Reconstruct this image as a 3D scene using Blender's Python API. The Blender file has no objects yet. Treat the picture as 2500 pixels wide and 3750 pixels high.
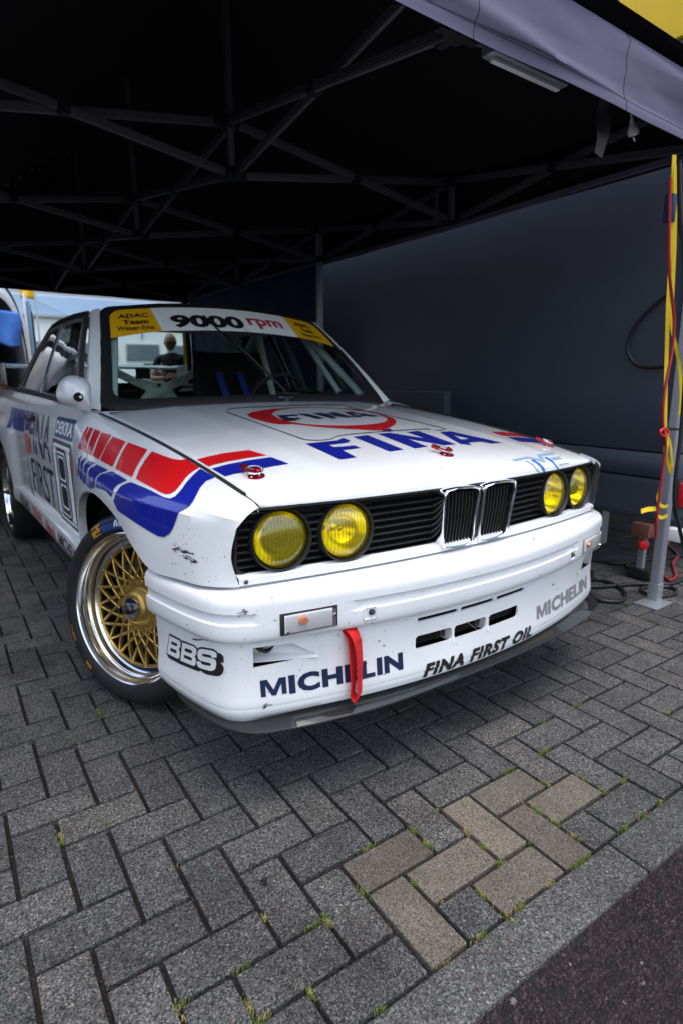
import bpy, bmesh, math, random
from mathutils import Vector, Matrix
from mathutils.bvhtree import BVHTree
random.seed(7)
sc = bpy.context.scene
COL = sc.collection
R_ = math.radians

# ------------------------------------------------------------------ camera
CAM = Vector((-1.25936, -1.08529, 1.05108))
FWD = Vector((0.56600, 0.79497, -0.21833)).normalized()
RGT = Vector((0.81437, -0.58034, -0.00188)).normalized()
DWN = FWD.cross(RGT).normalized()
cd = bpy.data.cameras.new('camera')
cam = bpy.data.objects.new('camera', cd); COL.objects.link(cam)
cd.sensor_fit = 'VERTICAL'; cd.sensor_height = 36; cd.sensor_width = 24; cd.lens = 20.7326
cd.clip_start = 0.05; cd.clip_end = 600
M = Matrix.Identity(4)
for i in range(3):
    M[i][0] = RGT[i]; M[i][1] = -DWN[i]; M[i][2] = -FWD[i]; M[i][3] = CAM[i]
cam.matrix_world = M
cd.dof.use_dof = True; cd.dof.focus_distance = 1.5; cd.dof.aperture_fstop = 4.0
sc.camera = cam
sc.render.resolution_x = 682; sc.render.resolution_y = 1024

# ------------------------------------------------------------------ sky, sun, exposure
SUN_EL, SUN_AZ = R_(76), R_(200)          # overcast: a broad soft sun behind the photographer
w = bpy.data.worlds.new('World'); sc.world = w; w.use_nodes = True
nt = w.node_tree; nt.nodes.clear()
sky = nt.nodes.new('ShaderNodeTexSky'); sky.sky_type = 'NISHITA'; sky.sun_disc = False
sky.sun_elevation = SUN_EL; sky.sun_rotation = SUN_AZ; sky.air_density = 1.3; sky.dust_density = 2.5; sky.ozone_density = 1
hs = nt.nodes.new('ShaderNodeHueSaturation'); hs.inputs['Saturation'].default_value = 0.8
bgn = nt.nodes.new('ShaderNodeBackground'); bgn.inputs['Strength'].default_value = 0.15
wo = nt.nodes.new('ShaderNodeOutputWorld')
nt.links.new(sky.outputs[0], hs.inputs['Color']); nt.links.new(hs.outputs[0], bgn.inputs[0]); nt.links.new(bgn.outputs[0], wo.inputs[0])
sl = bpy.data.lights.new('sun', 'SUN'); sl.energy = 0.6; sl.angle = R_(40); sl.color = (1, 1, .99)
so = bpy.data.objects.new('sun', sl); COL.objects.link(so)
sd = Vector((math.sin(SUN_AZ) * math.cos(SUN_EL), math.cos(SUN_AZ) * math.cos(SUN_EL), math.sin(SUN_EL)))
so.rotation_euler = (-sd).to_track_quat('-Z', 'Y').to_euler(); so.location = (0, -6, 12)
vs = sc.view_settings
vs.view_transform = 'Standard'; vs.look = 'None'; vs.gamma = 1; vs.use_curve_mapping = False; vs.exposure = 1.32

# ------------------------------------------------------------------ helpers
def px(x, y):                              # direction of sight for a point measured in the photograph (2500 x 3750)
    return (FWD + RGT * ((x - 1250) / 2159.64) + DWN * ((y - 1875) / 2159.64))
def px_z(x, y, z=0.0):
    d = px(x, y); return CAM + d * ((z - CAM.z) / d.z)
c1 = lambda x, y: (500 + x * .63776, 1600 + y * .63776)
c2 = lambda x, y: (1400 + x * .63776, 1600 + y * .63776)
c3 = lambda x, y: (x * .5102, 1000 + y * .5102)
c4 = lambda x, y: (300 + x * .7653, 1050 + y * .7653)
c5 = lambda x, y: (200 + x * .44643, 1800 + y * .44643)
c6 = lambda x, y: (1300 + x * .7653, 1000 + y * .7653)

MAT = {}
def mat(name, col, rough=.5, metal=0., coat=0., coat_rough=.03, spec=.5, var=0., vscale=20., bump=0., bscale=200., trans=0., ior=1.45, emit=None, alpha=1.):
    m = bpy.data.materials.new(name); m.use_nodes = True
    t = m.node_tree; b = t.nodes['Principled BSDF']
    c = (*col, 1)
    b.inputs['Base Color'].default_value = c; b.inputs['Roughness'].default_value = rough; b.inputs['Metallic'].default_value = metal
    b.inputs['Coat Weight'].default_value = coat; b.inputs['Coat Roughness'].default_value = coat_rough
    b.inputs['Specular IOR Level'].default_value = spec; b.inputs['Transmission Weight'].default_value = trans; b.inputs['IOR'].default_value = ior
    b.inputs['Alpha'].default_value = alpha
    if emit: b.inputs['Emission Color'].default_value = (*emit[0], 1); b.inputs['Emission Strength'].default_value = emit[1]
    if var or bump:
        tc = t.nodes.new('ShaderNodeTexCoord')
    if var:
        n = t.nodes.new('ShaderNodeTexNoise'); n.inputs['Scale'].default_value = vscale; n.inputs['Detail'].default_value = 6
        t.links.new(tc.outputs['Object'], n.inputs['Vector'])
        r = t.nodes.new('ShaderNodeValToRGB'); r.color_ramp.elements[0].position = .3; r.color_ramp.elements[1].position = .7
        r.color_ramp.elements[0].color = (*[max(0, v * (1 - var)) for v in col], 1); r.color_ramp.elements[1].color = (*[min(1, v * (1 + var)) for v in col], 1)
        t.links.new(n.outputs['Fac'], r.inputs['Fac']); t.links.new(r.outputs['Color'], b.inputs['Base Color'])
    if bump:
        n2 = t.nodes.new('ShaderNodeTexNoise'); n2.inputs['Scale'].default_value = bscale; n2.inputs['Detail'].default_value = 4
        t.links.new(tc.outputs['Object'], n2.inputs['Vector'])
        bp = t.nodes.new('ShaderNodeBump'); bp.inputs['Strength'].default_value = bump; bp.inputs['Distance'].default_value = .002
        t.links.new(n2.outputs['Fac'], bp.inputs['Height']); t.links.new(bp.outputs['Normal'], b.inputs['Normal'])
    MAT[name] = m; return m

def link(name, me, m=None, parent=None, smooth=True, sharp=35):
    if m is not None and len(me.materials) == 0: me.materials.append(m)
    if smooth and len(me.polygons):
        me.polygons.foreach_set('use_smooth', [True] * len(me.polygons))
        me.set_sharp_from_angle(angle=R_(sharp))
    o = bpy.data.objects.new(name, me); COL.objects.link(o)
    if parent is not None: o.parent = parent
    return o
def mobj(name, v, f, m=None, parent=None, smooth=True, sharp=35):
    me = bpy.data.meshes.new(name); me.from_pydata([tuple(p) for p in v], [], f); me.update()
    return link(name, me, m, parent, smooth, sharp)
def bobj(name, bm, m=None, parent=None, smooth=True, sharp=35):
    me = bpy.data.meshes.new(name); bm.normal_update(); bm.to_mesh(me); bm.free()
    return link(name, me, m, parent, smooth, sharp)
def thing(name, label, cat, loc=(0, 0, 0), rz=0, group=None):
    o = bpy.data.objects.new(name, None); COL.objects.link(o); o.location = loc; o.rotation_euler = (0, 0, rz)
    return tag(o, label, cat, group)
def tag(o, label=None, cat=None, group=None, kind=None):
    if label: o['label'] = label
    if cat: o['category'] = cat
    if group: o['group'] = group
    if kind: o['kind'] = kind
    return o
def add_box(bm, c, s, rot=None, bev=0.):
    r = bmesh.ops.create_cube(bm, size=1.0)
    vs_ = r['verts']
    mtx = Matrix.Translation(Vector(c)) @ (rot.to_4x4() if rot is not None else Matrix.Identity(4)) @ Matrix.Diagonal((*s, 1))
    bmesh.ops.transform(bm, matrix=mtx, verts=vs_)
    if bev:
        ed = list({e for v in vs_ for e in v.link_edges})
        bmesh.ops.bevel(bm, geom=ed, offset=bev, segments=2, affect='EDGES', profile=.6)
def box(name, c, s, m, parent=None, rot=None, bev=0.):
    bm = bmesh.new(); add_box(bm, c, s, rot, bev); return bobj(name, bm, m, parent)
def add_bar(bm, a, b, wd, ht, up=(0, 0, 1), bev=0.):
    a = Vector(a); b = Vector(b); d = b - a; L = d.length; z = d.normalized()
    x = Vector(up).cross(z)
    if x.length < 1e-4: x = Vector((1, 0, 0)).cross(z)
    x.normalize(); y = z.cross(x)
    rot = Matrix((x, y, z)).transposed()
    add_box(bm, (a + b) / 2, (wd, ht, L), rot, bev)
def bar(name, a, b, wd, ht, m, parent=None, up=(0, 0, 1), bev=0.):
    bm = bmesh.new(); add_bar(bm, a, b, wd, ht, up, bev); return bobj(name, bm, m, parent)
def cr(pts, n, closed=False):              # Catmull-Rom through points, n steps a span
    P = [Vector(p) for p in pts]; out = []; N = len(P)
    rng = range(N if closed else N - 1)
    for i in rng:
        if closed: p0, p1, p2, p3 = P[i - 1], P[i], P[(i + 1) % N], P[(i + 2) % N]
        else:
            p1, p2 = P[i], P[i + 1]
            p0 = P[i - 1] if i > 0 else p1 * 2 - p2
            p3 = P[i + 2] if i + 2 < N else p2 * 2 - p1
        t1 = max((p1 - p0).length, 1e-6) ** .5; t2 = max((p2 - p1).length, 1e-6) ** .5; t3 = max((p3 - p2).length, 1e-6) ** .5
        m1 = ((p1 - p0) / t1 - (p2 - p0) / (t1 + t2) + (p2 - p1) / t2) * t2
        m2 = ((p2 - p1) / t2 - (p3 - p1) / (t2 + t3) + (p3 - p2) / t3) * t2
        for k in range(n):
            t = k / n; t_2 = t * t; t_3 = t_2 * t
            out.append(p1 * (2 * t_3 - 3 * t_2 + 1) + m1 * (t_3 - 2 * t_2 + t) + p2 * (-2 * t_3 + 3 * t_2) + m2 * (t_3 - t_2))
    if not closed: out.append(P[-1].copy())
    return out
def tube_mesh(bm, path, r, seg=8, closed=False, cap=True, flat=None):
    path = [Vector(p) for p in path]; N = len(path); rings = []
    prev = None
    for i, p in enumerate(path):
        if closed: t = path[(i + 1) % N] - path[i - 1]
        else: t = path[min(i + 1, N - 1)] - path[max(i - 1, 0)]
        t.normalize()
        if prev is None:
            u = Vector((0, 0, 1)).cross(t)
            if u.length < .05: u = Vector((1, 0, 0)).cross(t)
            u.normalize()
        else:
            u = prev - t * prev.dot(t)
            if u.length < 1e-5: u = Vector((1, 0, 0)).cross(t)
            u.normalize()
        prev = u; v = t.cross(u)
        rr = r(i / max(1, N - 1)) if callable(r) else r
        ring = []
        for k in range(seg):
            a = 2 * math.pi * k / seg
            fu, fv = (flat if flat else (1, 1))
            ring.append(bm.verts.new(p + u * (math.cos(a) * rr * fu) + v * (math.sin(a) * rr * fv)))
        rings.append(ring)
    for i in range(N if closed else N - 1):
        a, b = rings[i], rings[(i + 1) % N]
        for k in range(seg):
            bm.faces.new((a[k], a[(k + 1) % seg], b[(k + 1) % seg], b[k]))
    if cap and not closed:
        bm.faces.new(rings[0][::-1]); bm.faces.new(rings[-1])
def tube(name, path, r, m, parent=None, seg=8, closed=False, flat=None):
    bm = bmesh.new(); tube_mesh(bm, path, r, seg, closed, True, flat); bmesh.ops.recalc_face_normals(bm, faces=bm.faces); return bobj(name, bm, m, parent, sharp=60)
def lathe_mesh(bm, prof, seg=48, mtx=None, closed_prof=False):   # profile (r, h) round local z
    mtx = mtx or Matrix.Identity(4); rings = []
    for (r, h) in prof:
        if r < 1e-5: rings.append([bm.verts.new(mtx @ Vector((0, 0, h)))])
        else: rings.append([bm.verts.new(mtx @ Vector((r * math.cos(2 * math.pi * k / seg), r * math.sin(2 * math.pi * k / seg), h))) for k in range(seg)])
    idx = list(range(len(prof) - 1)) + ([-1] if closed_prof else [])
    for i in idx:
        a, b = rings[i], rings[i + 1]
        for k in range(seg):
            k2 = (k + 1) % seg
            if len(a) == 1 and len(b) == 1: continue
            if len(a) == 1: bm.faces.new((a[0], b[k], b[k2]))
            elif len(b) == 1: bm.faces.new((a[k], a[k2], b[0]))
            else: bm.faces.new((a[k], a[k2], b[k2], b[k]))
def lathe(name, prof, m, parent=None, seg=48, mtx=None, closed_prof=False, sharp=35):
    bm = bmesh.new(); lathe_mesh(bm, prof, seg, mtx, closed_prof); bmesh.ops.recalc_face_normals(bm, faces=bm.faces); return bobj(name, bm, m, parent, sharp=sharp)
def axis_mtx(o, z, up=(0, 0, 1)):          # local z along z
    z = Vector(z).normalized(); x = Vector(up).cross(z)
    if x.length < 1e-4: x = Vector((1, 0, 0))
    x.normalize(); y = z.cross(x)
    m = Matrix((x, y, z)).transposed().to_4x4(); m.translation = Vector(o); return m
def grid_faces(nr, nc, flip=False):
    f = []
    for i in range(nr - 1):
        for j in range(nc - 1):
            q = (i * nc + j, i * nc + j + 1, (i + 1) * nc + j + 1, (i + 1) * nc + j)
            f.append(q[::-1] if flip else q)
    return f
def patch(stations, ns=6, nr=5, creases=()):
    """stations: list of equal-length point lists (top to bottom). returns rows of points smooth along stations, creased at given indices."""
    K = len(stations[0])
    lines = [cr([s[k] for s in stations], ns) for k in range(K)]
    out = []
    for j in range(len(lines[0])):
        colp = [lines[k][j] for k in range(K)]
        cuts = [0] + sorted(creases) + [K - 1]
        pts = []
        for a, b in zip(cuts[:-1], cuts[1:]):
            seg = cr(colp[a:b + 1], nr)
            pts += seg if not pts else seg[1:]
        out.append(pts)
    return out
def patch_obj(name, rows, m, parent, mirror=False, flip=False, thick=0., sharp=28):
    v = [p for r in rows for p in r]
    if mirror: v = [Vector((-p.x, p.y, p.z)) for p in v]; flip = not flip
    f = grid_faces(len(rows), len(rows[0]), flip)
    o = mobj(name, v, f, m, parent, sharp=sharp)
    if thick:
        s = o.modifiers.new('Solidify', 'SOLIDIFY'); s.thickness = thick; s.offset = -1
    return o
def bake(o):                               # apply the modifiers of o without operators
    dg = bpy.context.evaluated_depsgraph_get(); dg.update()
    me = bpy.data.meshes.new_from_object(o.evaluated_get(dg))
    o.modifiers.clear(); old = o.data; o.data = me; bpy.data.meshes.remove(old); return o

# ------------------------------------------------------------------ decals laid on a surface
def bvh_of(objs):
    V = []; F = []
    for o in objs:
        n = len(V); V += [o.matrix_world @ v.co if False else v.co.copy() for v in o.data.vertices]; F += [tuple(i + n for i in p.vertices) for p in o.data.polygons]
    return BVHTree.FromPolygons(V, F)
def flat_poly(polys):                      # list of closed outlines (holes allowed) -> bmesh in the plane
    cu = bpy.data.curves.new('outline', 'CURVE'); cu.dimensions = '2D'; cu.fill_mode = 'BOTH'
    for pl in polys:
        s = cu.splines.new('POLY'); s.points.add(len(pl) - 1); s.use_cyclic_u = True
        for k, p in enumerate(pl): s.points[k].co = (p[0], p[1], 0, 1)
    return curve_bm(cu)
def curve_bm(cu):
    o = bpy.data.objects.new('outline', cu); COL.objects.link(o)
    dg = bpy.context.evaluated_depsgraph_get(); dg.update()
    me = bpy.data.meshes.new_from_object(o.evaluated_get(dg))
    bpy.data.objects.remove(o); bpy.data.curves.remove(cu)
    bm = bmesh.new(); bm.from_mesh(me); bpy.data.meshes.remove(me)
    bmesh.ops.remove_doubles(bm, verts=bm.verts, dist=1e-5)
    return bm
BOLD_M = [(0, 0), (0, .7), (.21, .7), (.39, .24), (.57, .7), (.78, .7), (.78, 0), (.63, 0), (.63, .46), (.455, 0), (.325, 0), (.15, .46), (.15, 0)]
def _font_bm(s, bold, shear, spacing):
    cu = bpy.data.curves.new('lettering', 'FONT'); cu.body = s; cu.size = 1; cu.offset = bold; cu.shear = shear; cu.space_character = spacing
    cu.align_x = 'LEFT'; cu.fill_mode = 'BOTH'; cu.resolution_u = 3
    return curve_bm(cu)
def text_bm(s, size=1., bold=0., shear=0., spacing=1., wide=1.):
    if 'M' in s and bold:                  # composed letter by letter with a drawn M
        bm = bmesh.new(); x = 0.
        for ch in s:
            if ch == ' ': x += .25; continue
            g = flat_poly([BOLD_M]) if ch == 'M' else _font_bm(ch, bold, 0, 1)
            lo = min(v.co.x for v in g.verts); hi = max(v.co.x for v in g.verts)
            for v in g.verts: v.co.x += x - lo + shear * v.co.y
            x += hi - lo + .075; me = bpy.data.meshes.new('g'); g.to_mesh(me); g.free(); bm.from_mesh(me); bpy.data.meshes.remove(me)
    else: bm = _font_bm(s, bold, shear, spacing)
    xs = [v.co.x for v in bm.verts]; ys = [v.co.y for v in bm.verts]
    x0, x1, y0, y1 = min(xs), max(xs), min(ys), max(ys)
    for v in bm.verts: v.co.x = (v.co.x - x0) / (x1 - x0); v.co.y = (v.co.y - y0) / (y1 - y0)
    return bm                              # unit box
def cut_grid(bm, h, hy=None):
    hy = hy or h
    xs = [v.co.x for v in bm.verts]; ys = [v.co.y for v in bm.verts]
    if not xs: return
    for ax, lo, hi, st in ((0, min(xs), max(xs), h), (1, min(ys), max(ys), hy)):
        k = math.floor(lo / st) + 1
        while k * st < hi:
            co = [0, 0, 0]; co[ax] = k * st; no = [0, 0, 0]; no[ax] = 1
            bmesh.ops.bisect_plane(bm, geom=bm.verts[:] + bm.edges[:] + bm.faces[:], plane_co=co, plane_no=no); k += 1
def lay(name, bm, fn, bvh, m, parent, off=.0012, ref=None):
    """fn maps a flat point to (origin, direction); the piece is laid on the surface it hits."""
    for v in bm.verts:
        o, d = fn(v.co.x, v.co.y); d = Vector(d).normalized()
        loc, no, i, dist = bvh.ray_cast(Vector(o), d)
        if loc is None:
            mid = ref(v.co.x, v.co.y) if ref else Vector(o) + d * 2.0
            loc, no, i, dist = bvh.find_nearest(mid)
        if no.dot(d) > 0: no = -no
        v.co = loc + no * off
    bmesh.ops.triangulate(bm, faces=bm.faces)
    bm.normal_update()
    for f in bm.faces:
        c = f.calc_center_median()
        loc, no, i, dist = bvh.find_nearest(c)
        if f.normal.dot(c - loc) < 0: f.normal_flip()
    return bobj(name, bm, m, parent, sharp=60)
def cam_fn(x, y): return CAM, px(x, y)
def decal_px(name, polys, bvh, m, parent, off=.0012, step=25, closed=True):
    bm = flat_poly(polys); cut_grid(bm, step); return lay(name, bm, cam_fn, bvh, m, parent, off)
def plane_fn(O, U, V, N):
    O = Vector(O); U = Vector(U); V = Vector(V); N = Vector(N)
    return lambda s, t: (O + U * s + V * t, N)
def decal_text(name, s, O, U, V, N, bvh, m, parent, bold=.02, shear=0., spacing=1., off=.0013, step=.08, hy=.25):
    bm = text_bm(s, 1, bold, shear, spacing); cut_grid(bm, step, hy); return lay(name, bm, plane_fn(O, U, V, N), bvh, m, parent, off)
def lin(p, pts):                            # piecewise linear lookup
    if p <= pts[0][0]: return pts[0][1]
    for (a, b), (c, d) in zip(pts, pts[1:]):
        if p <= c: return b + (d - b) * (p - a) / (c - a)
    return pts[-1][1]
def smo(p, pts):                            # smooth lookup (Catmull-Rom in the value, linear fallback at the ends)
    n = len(pts)
    if p <= pts[0][0]: return pts[0][1]
    if p >= pts[-1][0]: return pts[-1][1]
    for i in range(n - 1):
        if p <= pts[i + 1][0]:
            x1, y1 = pts[i]; x2, y2 = pts[i + 1]
            s = (y2 - y1) / (x2 - x1)
            m1 = s if i == 0 else ((y1 - pts[i - 1][1]) / (x1 - pts[i - 1][0]) + s) / 2
            m2 = s if i == n - 2 else ((pts[i + 2][1] - y2) / (pts[i + 2][0] - x2) + s) / 2
            h = x2 - x1; t = (p - x1) / h
            return y1 * (2 * t**3 - 3 * t**2 + 1) + m1 * h * (t**3 - 2 * t**2 + t) + y2 * (-2 * t**3 + 3 * t**2) + m2 * h * (t**3 - t**2)
def rrect(x0, x1, y0, y1, r, n=4):
    out = []
    for cx, cy, a0 in ((x1 - r, y1 - r, 0), (x0 + r, y1 - r, 90), (x0 + r, y0 + r, 180), (x1 - r, y0 + r, 270)):
        for k in range(n + 1):
            a = R_(a0 + 90 * k / n); out.append((cx + r * math.cos(a), cy + r * math.sin(a)))
    return out
def prism(bm, outline, fn_front, fn_back):  # outline of 2D points, two functions giving 3D ends
    a = [bm.verts.new(fn_front(*p)) for p in outline]; b = [bm.verts.new(fn_back(*p)) for p in outline]; n = len(a)
    bm.faces.new(a); bm.faces.new(b[::-1])
    for k in range(n): bm.faces.new((a[k], b[k], b[(k + 1) % n], a[(k + 1) % n]))
    bmesh.ops.recalc_face_normals(bm, faces=bm.faces)

# ------------------------------------------------------------------ materials for ground
def stone_mat(name, base, dark, light, specks, grain=260., var=.25, bump=.5, rough=.85, tint=0.):
    m = bpy.data.materials.new(name); m.use_nodes = True; t = m.node_tree; b = t.nodes['Principled BSDF']
    b.inputs['Roughness'].default_value = rough; b.inputs['Specular IOR Level'].default_value = .3
    g = t.nodes.new('ShaderNodeNewGeometry'); oi = t.nodes.new('ShaderNodeObjectInfo')
    def vor(scale, jit=1.):
        v = t.nodes.new('ShaderNodeTexVoronoi'); v.inputs['Scale'].default_value = scale; v.inputs['Randomness'].default_value = jit
        t.links.new(g.outputs['Position'], v.inputs['Vector']); return v
    def ramp(src, stops, interp='LINEAR'):
        r = t.nodes.new('ShaderNodeValToRGB'); cr_ = r.color_ramp; cr_.interpolation = interp
        while len(cr_.elements) < len(stops): cr_.elements.new(.5)
        for e, (p, c) in zip(cr_.elements, stops): e.position = p; e.color = (*c, 1)
        t.links.new(src, r.inputs['Fac']); return r
    def mix(fac, a, b_, mode='MIX'):
        x = t.nodes.new('ShaderNodeMix'); x.data_type = 'RGBA'; x.blend_type = mode
        for s, k in ((fac, 0), (a, 6), (b_, 7)):
            if hasattr(s, 'is_output'): t.links.new(s, x.inputs[k])
            else: x.inputs[k].default_value = s if k == 0 else (*s, 1)
        return x.outputs[2]
    v1 = vor(grain); sep = t.nodes.new('ShaderNodeSeparateColor'); t.links.new(v1.outputs['Color'], sep.inputs[0])
    r1 = ramp(sep.outputs[0], [(0, dark), (.26, dark), (.34, base), (.80, base), (.88, light), (1, light)])
    v2 = vor(grain * .42); sep2 = t.nodes.new('ShaderNodeSeparateColor'); t.links.new(v2.outputs['Color'], sep2.inputs[0])
    k = t.nodes.new('ShaderNodeMath'); k.operation = 'GREATER_THAN'; k.inputs[1].default_value = .955; t.links.new(sep2.outputs[1], k.inputs[0])
    k2 = t.nodes.new('ShaderNodeMath'); k2.operation = 'LESS_THAN'; k2.inputs[1].default_value = .0021; t.links.new(v2.outputs['Distance'], k2.inputs[0])
    k2.inputs[1].default_value = .35
    k3 = t.nodes.new('ShaderNodeMath'); k3.operation = 'MULTIPLY'; t.links.new(k.outputs[0], k3.inputs[0]); t.links.new(k2.outputs[0], k3.inputs[1])
    r2 = ramp(sep2.outputs[2], [(i / max(1, len(specks) - 1), c) for i, c in enumerate(specks)], 'CONSTANT')
    colr = mix(k3.outputs[0], r1.outputs[0], r2.outputs[0])
    n = t.nodes.new('ShaderNodeTexNoise'); n.inputs['Scale'].default_value = 9; n.inputs['Detail'].default_value = 5; t.links.new(g.outputs['Position'], n.inputs['Vector'])
    rv = ramp(n.outputs['Fac'], [(.3, (1 - var,) * 3), (.7, (1 + var * .4,) * 3)])
    colr = mix(1., colr, rv.outputs[0], 'MULTIPLY')
    nl = t.nodes.new('ShaderNodeTexNoise'); nl.inputs['Scale'].default_value = 1.7; nl.inputs['Detail'].default_value = 7; nl.inputs['Roughness'].default_value = .65; t.links.new(g.outputs['Position'], nl.inputs['Vector'])
    rl = ramp(nl.outputs['Fac'], [(.36, (.62, .60, .59)), (.50, (1, 1, 1)), (.68, (1.10, 1.08, 1.05))]); colr = mix(1., colr, rl.outputs[0], 'MULTIPLY')
    ro = ramp(oi.outputs['Random'], [(0, (.80, .80, .82)), (.5, (1, 1, 1)), (1, (1.22, 1.19, 1.14))])
    colr = mix(1., colr, ro.outputs[0], 'MULTIPLY')
    t.links.new(colr, b.inputs['Base Color'])
    bp = t.nodes.new('ShaderNodeBump'); bp.inputs['Strength'].default_value = bump; bp.inputs['Distance'].default_value = .0015
    t.links.new(sep.outputs[2], bp.inputs['Height']); t.links.new(bp.outputs[0], b.inputs['Normal'])
    MAT[name] = m; return m
SPK = [(.20, .19, .17), (.19, .11, .05), (.14, .055, .035), (.26, .24, .21), (.20, .15, .08)]
stone_mat('paver grey', (.078, .075, .072), (.018, .019, .020), (.165, .16, .152), SPK, 360, .26, .7)
stone_mat('paver tan', (.122, .104, .083), (.055, .047, .038), (.175, .155, .128), SPK, 420, .16, .4)
stone_mat('kerb concrete', (.082, .079, .076), (.028, .029, .030), (.165, .162, .157), SPK, 330, .2, .7)
stone_mat('road asphalt', (.014, .010, .011), (.006, .004, .005), (.03, .02, .022), [(.07, .06, .06), (.2, .18, .17), (.05, .04, .045)], 125, .2, 1.0, .75)
stone_mat('joint sand', (.022, .019, .016), (.008, .007, .006), (.05, .042, .035), SPK, 350, .3, .8, .95)
mat('grass', (.11, .15, .025), .7, var=.5, vscale=60)
mat('dry grass', (.30, .22, .09), .8, var=.4, vscale=60)

# ------------------------------------------------------------------ ground, kerb, paving
BO = Vector((-.62677, -.47577, 0)); BU = Vector((.99976, -.02205, 0)); BV = Vector((.02205, .99976, 0)); PT = .1
def bw(u, v, z=0.): return BO + BU * (u * PT) + BV * (v * PT) + Vector((0, 0, z))
def sheet(name, u0, u1, v0, v1, z, m):
    return tag(mobj(name, [bw(u0, v0, z), bw(u1, v0, z), bw(u1, v1, z), bw(u0, v1, z)], [(0, 1, 2, 3)], m, None, False), kind='structure')
def chips(name, n, m):
    V, F = [], []
    sp = .0078; cells = []
    for a_ in range(int(1.85 / sp)):
        for b_ in range(int(.52 / sp)):
            cells.append((-6.3 + a_ * sp / PT + random.gauss(0, .017), -1.03 - b_ * sp / PT + random.gauss(0, .017)))
    for k in range(260): cells.append((random.uniform(-6, 12), -1.0 + random.gauss(0, .03)))
    for (u, v) in cells:
        p = bw(u, v); r = random.uniform(.0034, .0052); n0 = len(V); a0 = random.uniform(0, 6.28); hz = r * random.uniform(.55, 1.15)
        for q in range(5):
            a = a0 + q * 1.2566 + random.uniform(-.35, .35); rr = r * random.uniform(.7, 1.2); V.append((p.x + math.cos(a) * rr, p.y + math.sin(a) * rr, -.0112))
        for q in range(3):
            a = a0 + q * 2.09 + random.uniform(-.4, .4); rr = r * random.uniform(.3, .65); V.append((p.x + math.cos(a) * rr, p.y + math.sin(a) * rr, -.0105 + hz * random.uniform(.7, 1.1)))
        for q in range(5): F.append((n0 + q, n0 + (q + 1) % 5, n0 + 5 + (q * 3 // 5)))
        F += [(n0 + 5, n0 + 6, n0 + 7), (n0 + 1 + 1, n0 + 6, n0 + 5), (n0 + 4, n0 + 7, n0 + 6), (n0, n0 + 5, n0 + 7)]
    return tag(mobj(name, V, F, m, None, False), kind='stuff')
# the road, with a coarse chipped top near the photographer
nu, nv = 170, 60
rv_, rf_ = [], []
U0, U1, V0, V1 = -11., 16., -7., -1.02
for j in range(nv + 1):
    for i in range(nu + 1):
        p = bw(U0 + (U1 - U0) * i / nu, V0 + (V1 - V0) * j / nv)
        p.z = -.010 + random.uniform(-.0022, .0022); rv_.append(p)
rf_ = grid_faces(nv + 1, nu + 1)
far = [(-1500, -1500), (1500, -1500), (1500, -7), (-1500, -7)]
b0 = len(rv_); rv_ += [bw(-2000, -2000, -.0105), bw(2000, -2000, -.0105), bw(2000, -7, -.0105), bw(-2000, -7, -.0105)]; rf_.append((b0, b0 + 1, b0 + 2, b0 + 3))
b0 = len(rv_); rv_ += [bw(-2000, -7, -.0105), bw(-11, -7, -.0105), bw(-11, -1.02, -.0105), bw(-2000, -1.02, -.0105)]; rf_.append((b0, b0 + 1, b0 + 2, b0 + 3))
b0 = len(rv_); rv_ += [bw(16, -7, -.0105), bw(2000, -7, -.0105), bw(2000, -1.02, -.0105), bw(16, -1.02, -.0105)]; rf_.append((b0, b0 + 1, b0 + 2, b0 + 3))
road = tag(mobj('road', rv_, rf_, MAT['road asphalt'], None, True, 180), kind='structure')
paving = sheet('paving', -2000, 2000, -1.08, 2000, -.017, MAT['joint sand'])
stone_mat('asphalt chip', (.048, .031, .033), (.024, .015, .016), (.085, .060, .062), [(.07, .06, .06), (.2, .18, .17)], 60, .3, .2, .6)
cm = MAT['asphalt chip']; t_ = cm.node_tree; gi = [n for n in t_.nodes if n.type == 'NEW_GEOMETRY'][0]; rc_ = t_.nodes.new('ShaderNodeValToRGB'); rc_.color_ramp.elements[0].color = (.020, .013, .0135, 1); rc_.color_ramp.elements[1].color = (.062, .041, .042, 1); t_.links.new(gi.outputs['Random Per Island'], rc_.inputs['Fac']); t_.links.new(rc_.outputs[0], t_.nodes['Principled BSDF'].inputs['Base Color']); t_.nodes['Principled BSDF'].inputs['Roughness'].default_value = .5
chips('road_chips', 0, cm)
kerb = tag(bpy.data.objects.new('kerb', None), kind='structure'); COL.objects.link(kerb)
for k in range(-4, 6):
    bm = bmesh.new()
    u0 = 5.5 + k * 10
    add_box(bm, ((u0 + 5) * PT, -.52 * PT, -.06), (.993, .0985, .118), None, .004)
    for v in bm.verts: v.co = BO + BU * v.co.x + BV * v.co.y + Vector((0, 0, v.co.z))
    bobj('kerbstone', bm, MAT['kerb concrete'], kerb)
def brick_mesh(L, W, name):
    bm = bmesh.new(); add_box(bm, (0, 0, -.032), (L, W, .064), None, .0024)
    me = bpy.data.meshes.new(name); bm.to_mesh(me); bm.free()
    me.polygons.foreach_set('use_smooth', [False] * len(me.polygons)); return me
GAP = .0098
meshes = {}
for kind in ('grey', 'tan'):
    for half in (0, 1):
        me = brick_mesh(.1 - GAP if half else .2 - GAP, .1 - GAP, 'brick'); me.materials.append(MAT['paver ' + kind]); meshes[kind, half] = me
TAN = {('h', 0, 2), ('h', 1, 1), ('h', 2, 0), ('v', 0, 0), ('v', 3, 1), ('v', 4, 0), ('h', 4, 2), ('h', 5, 1)}
bricks = []
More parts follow.
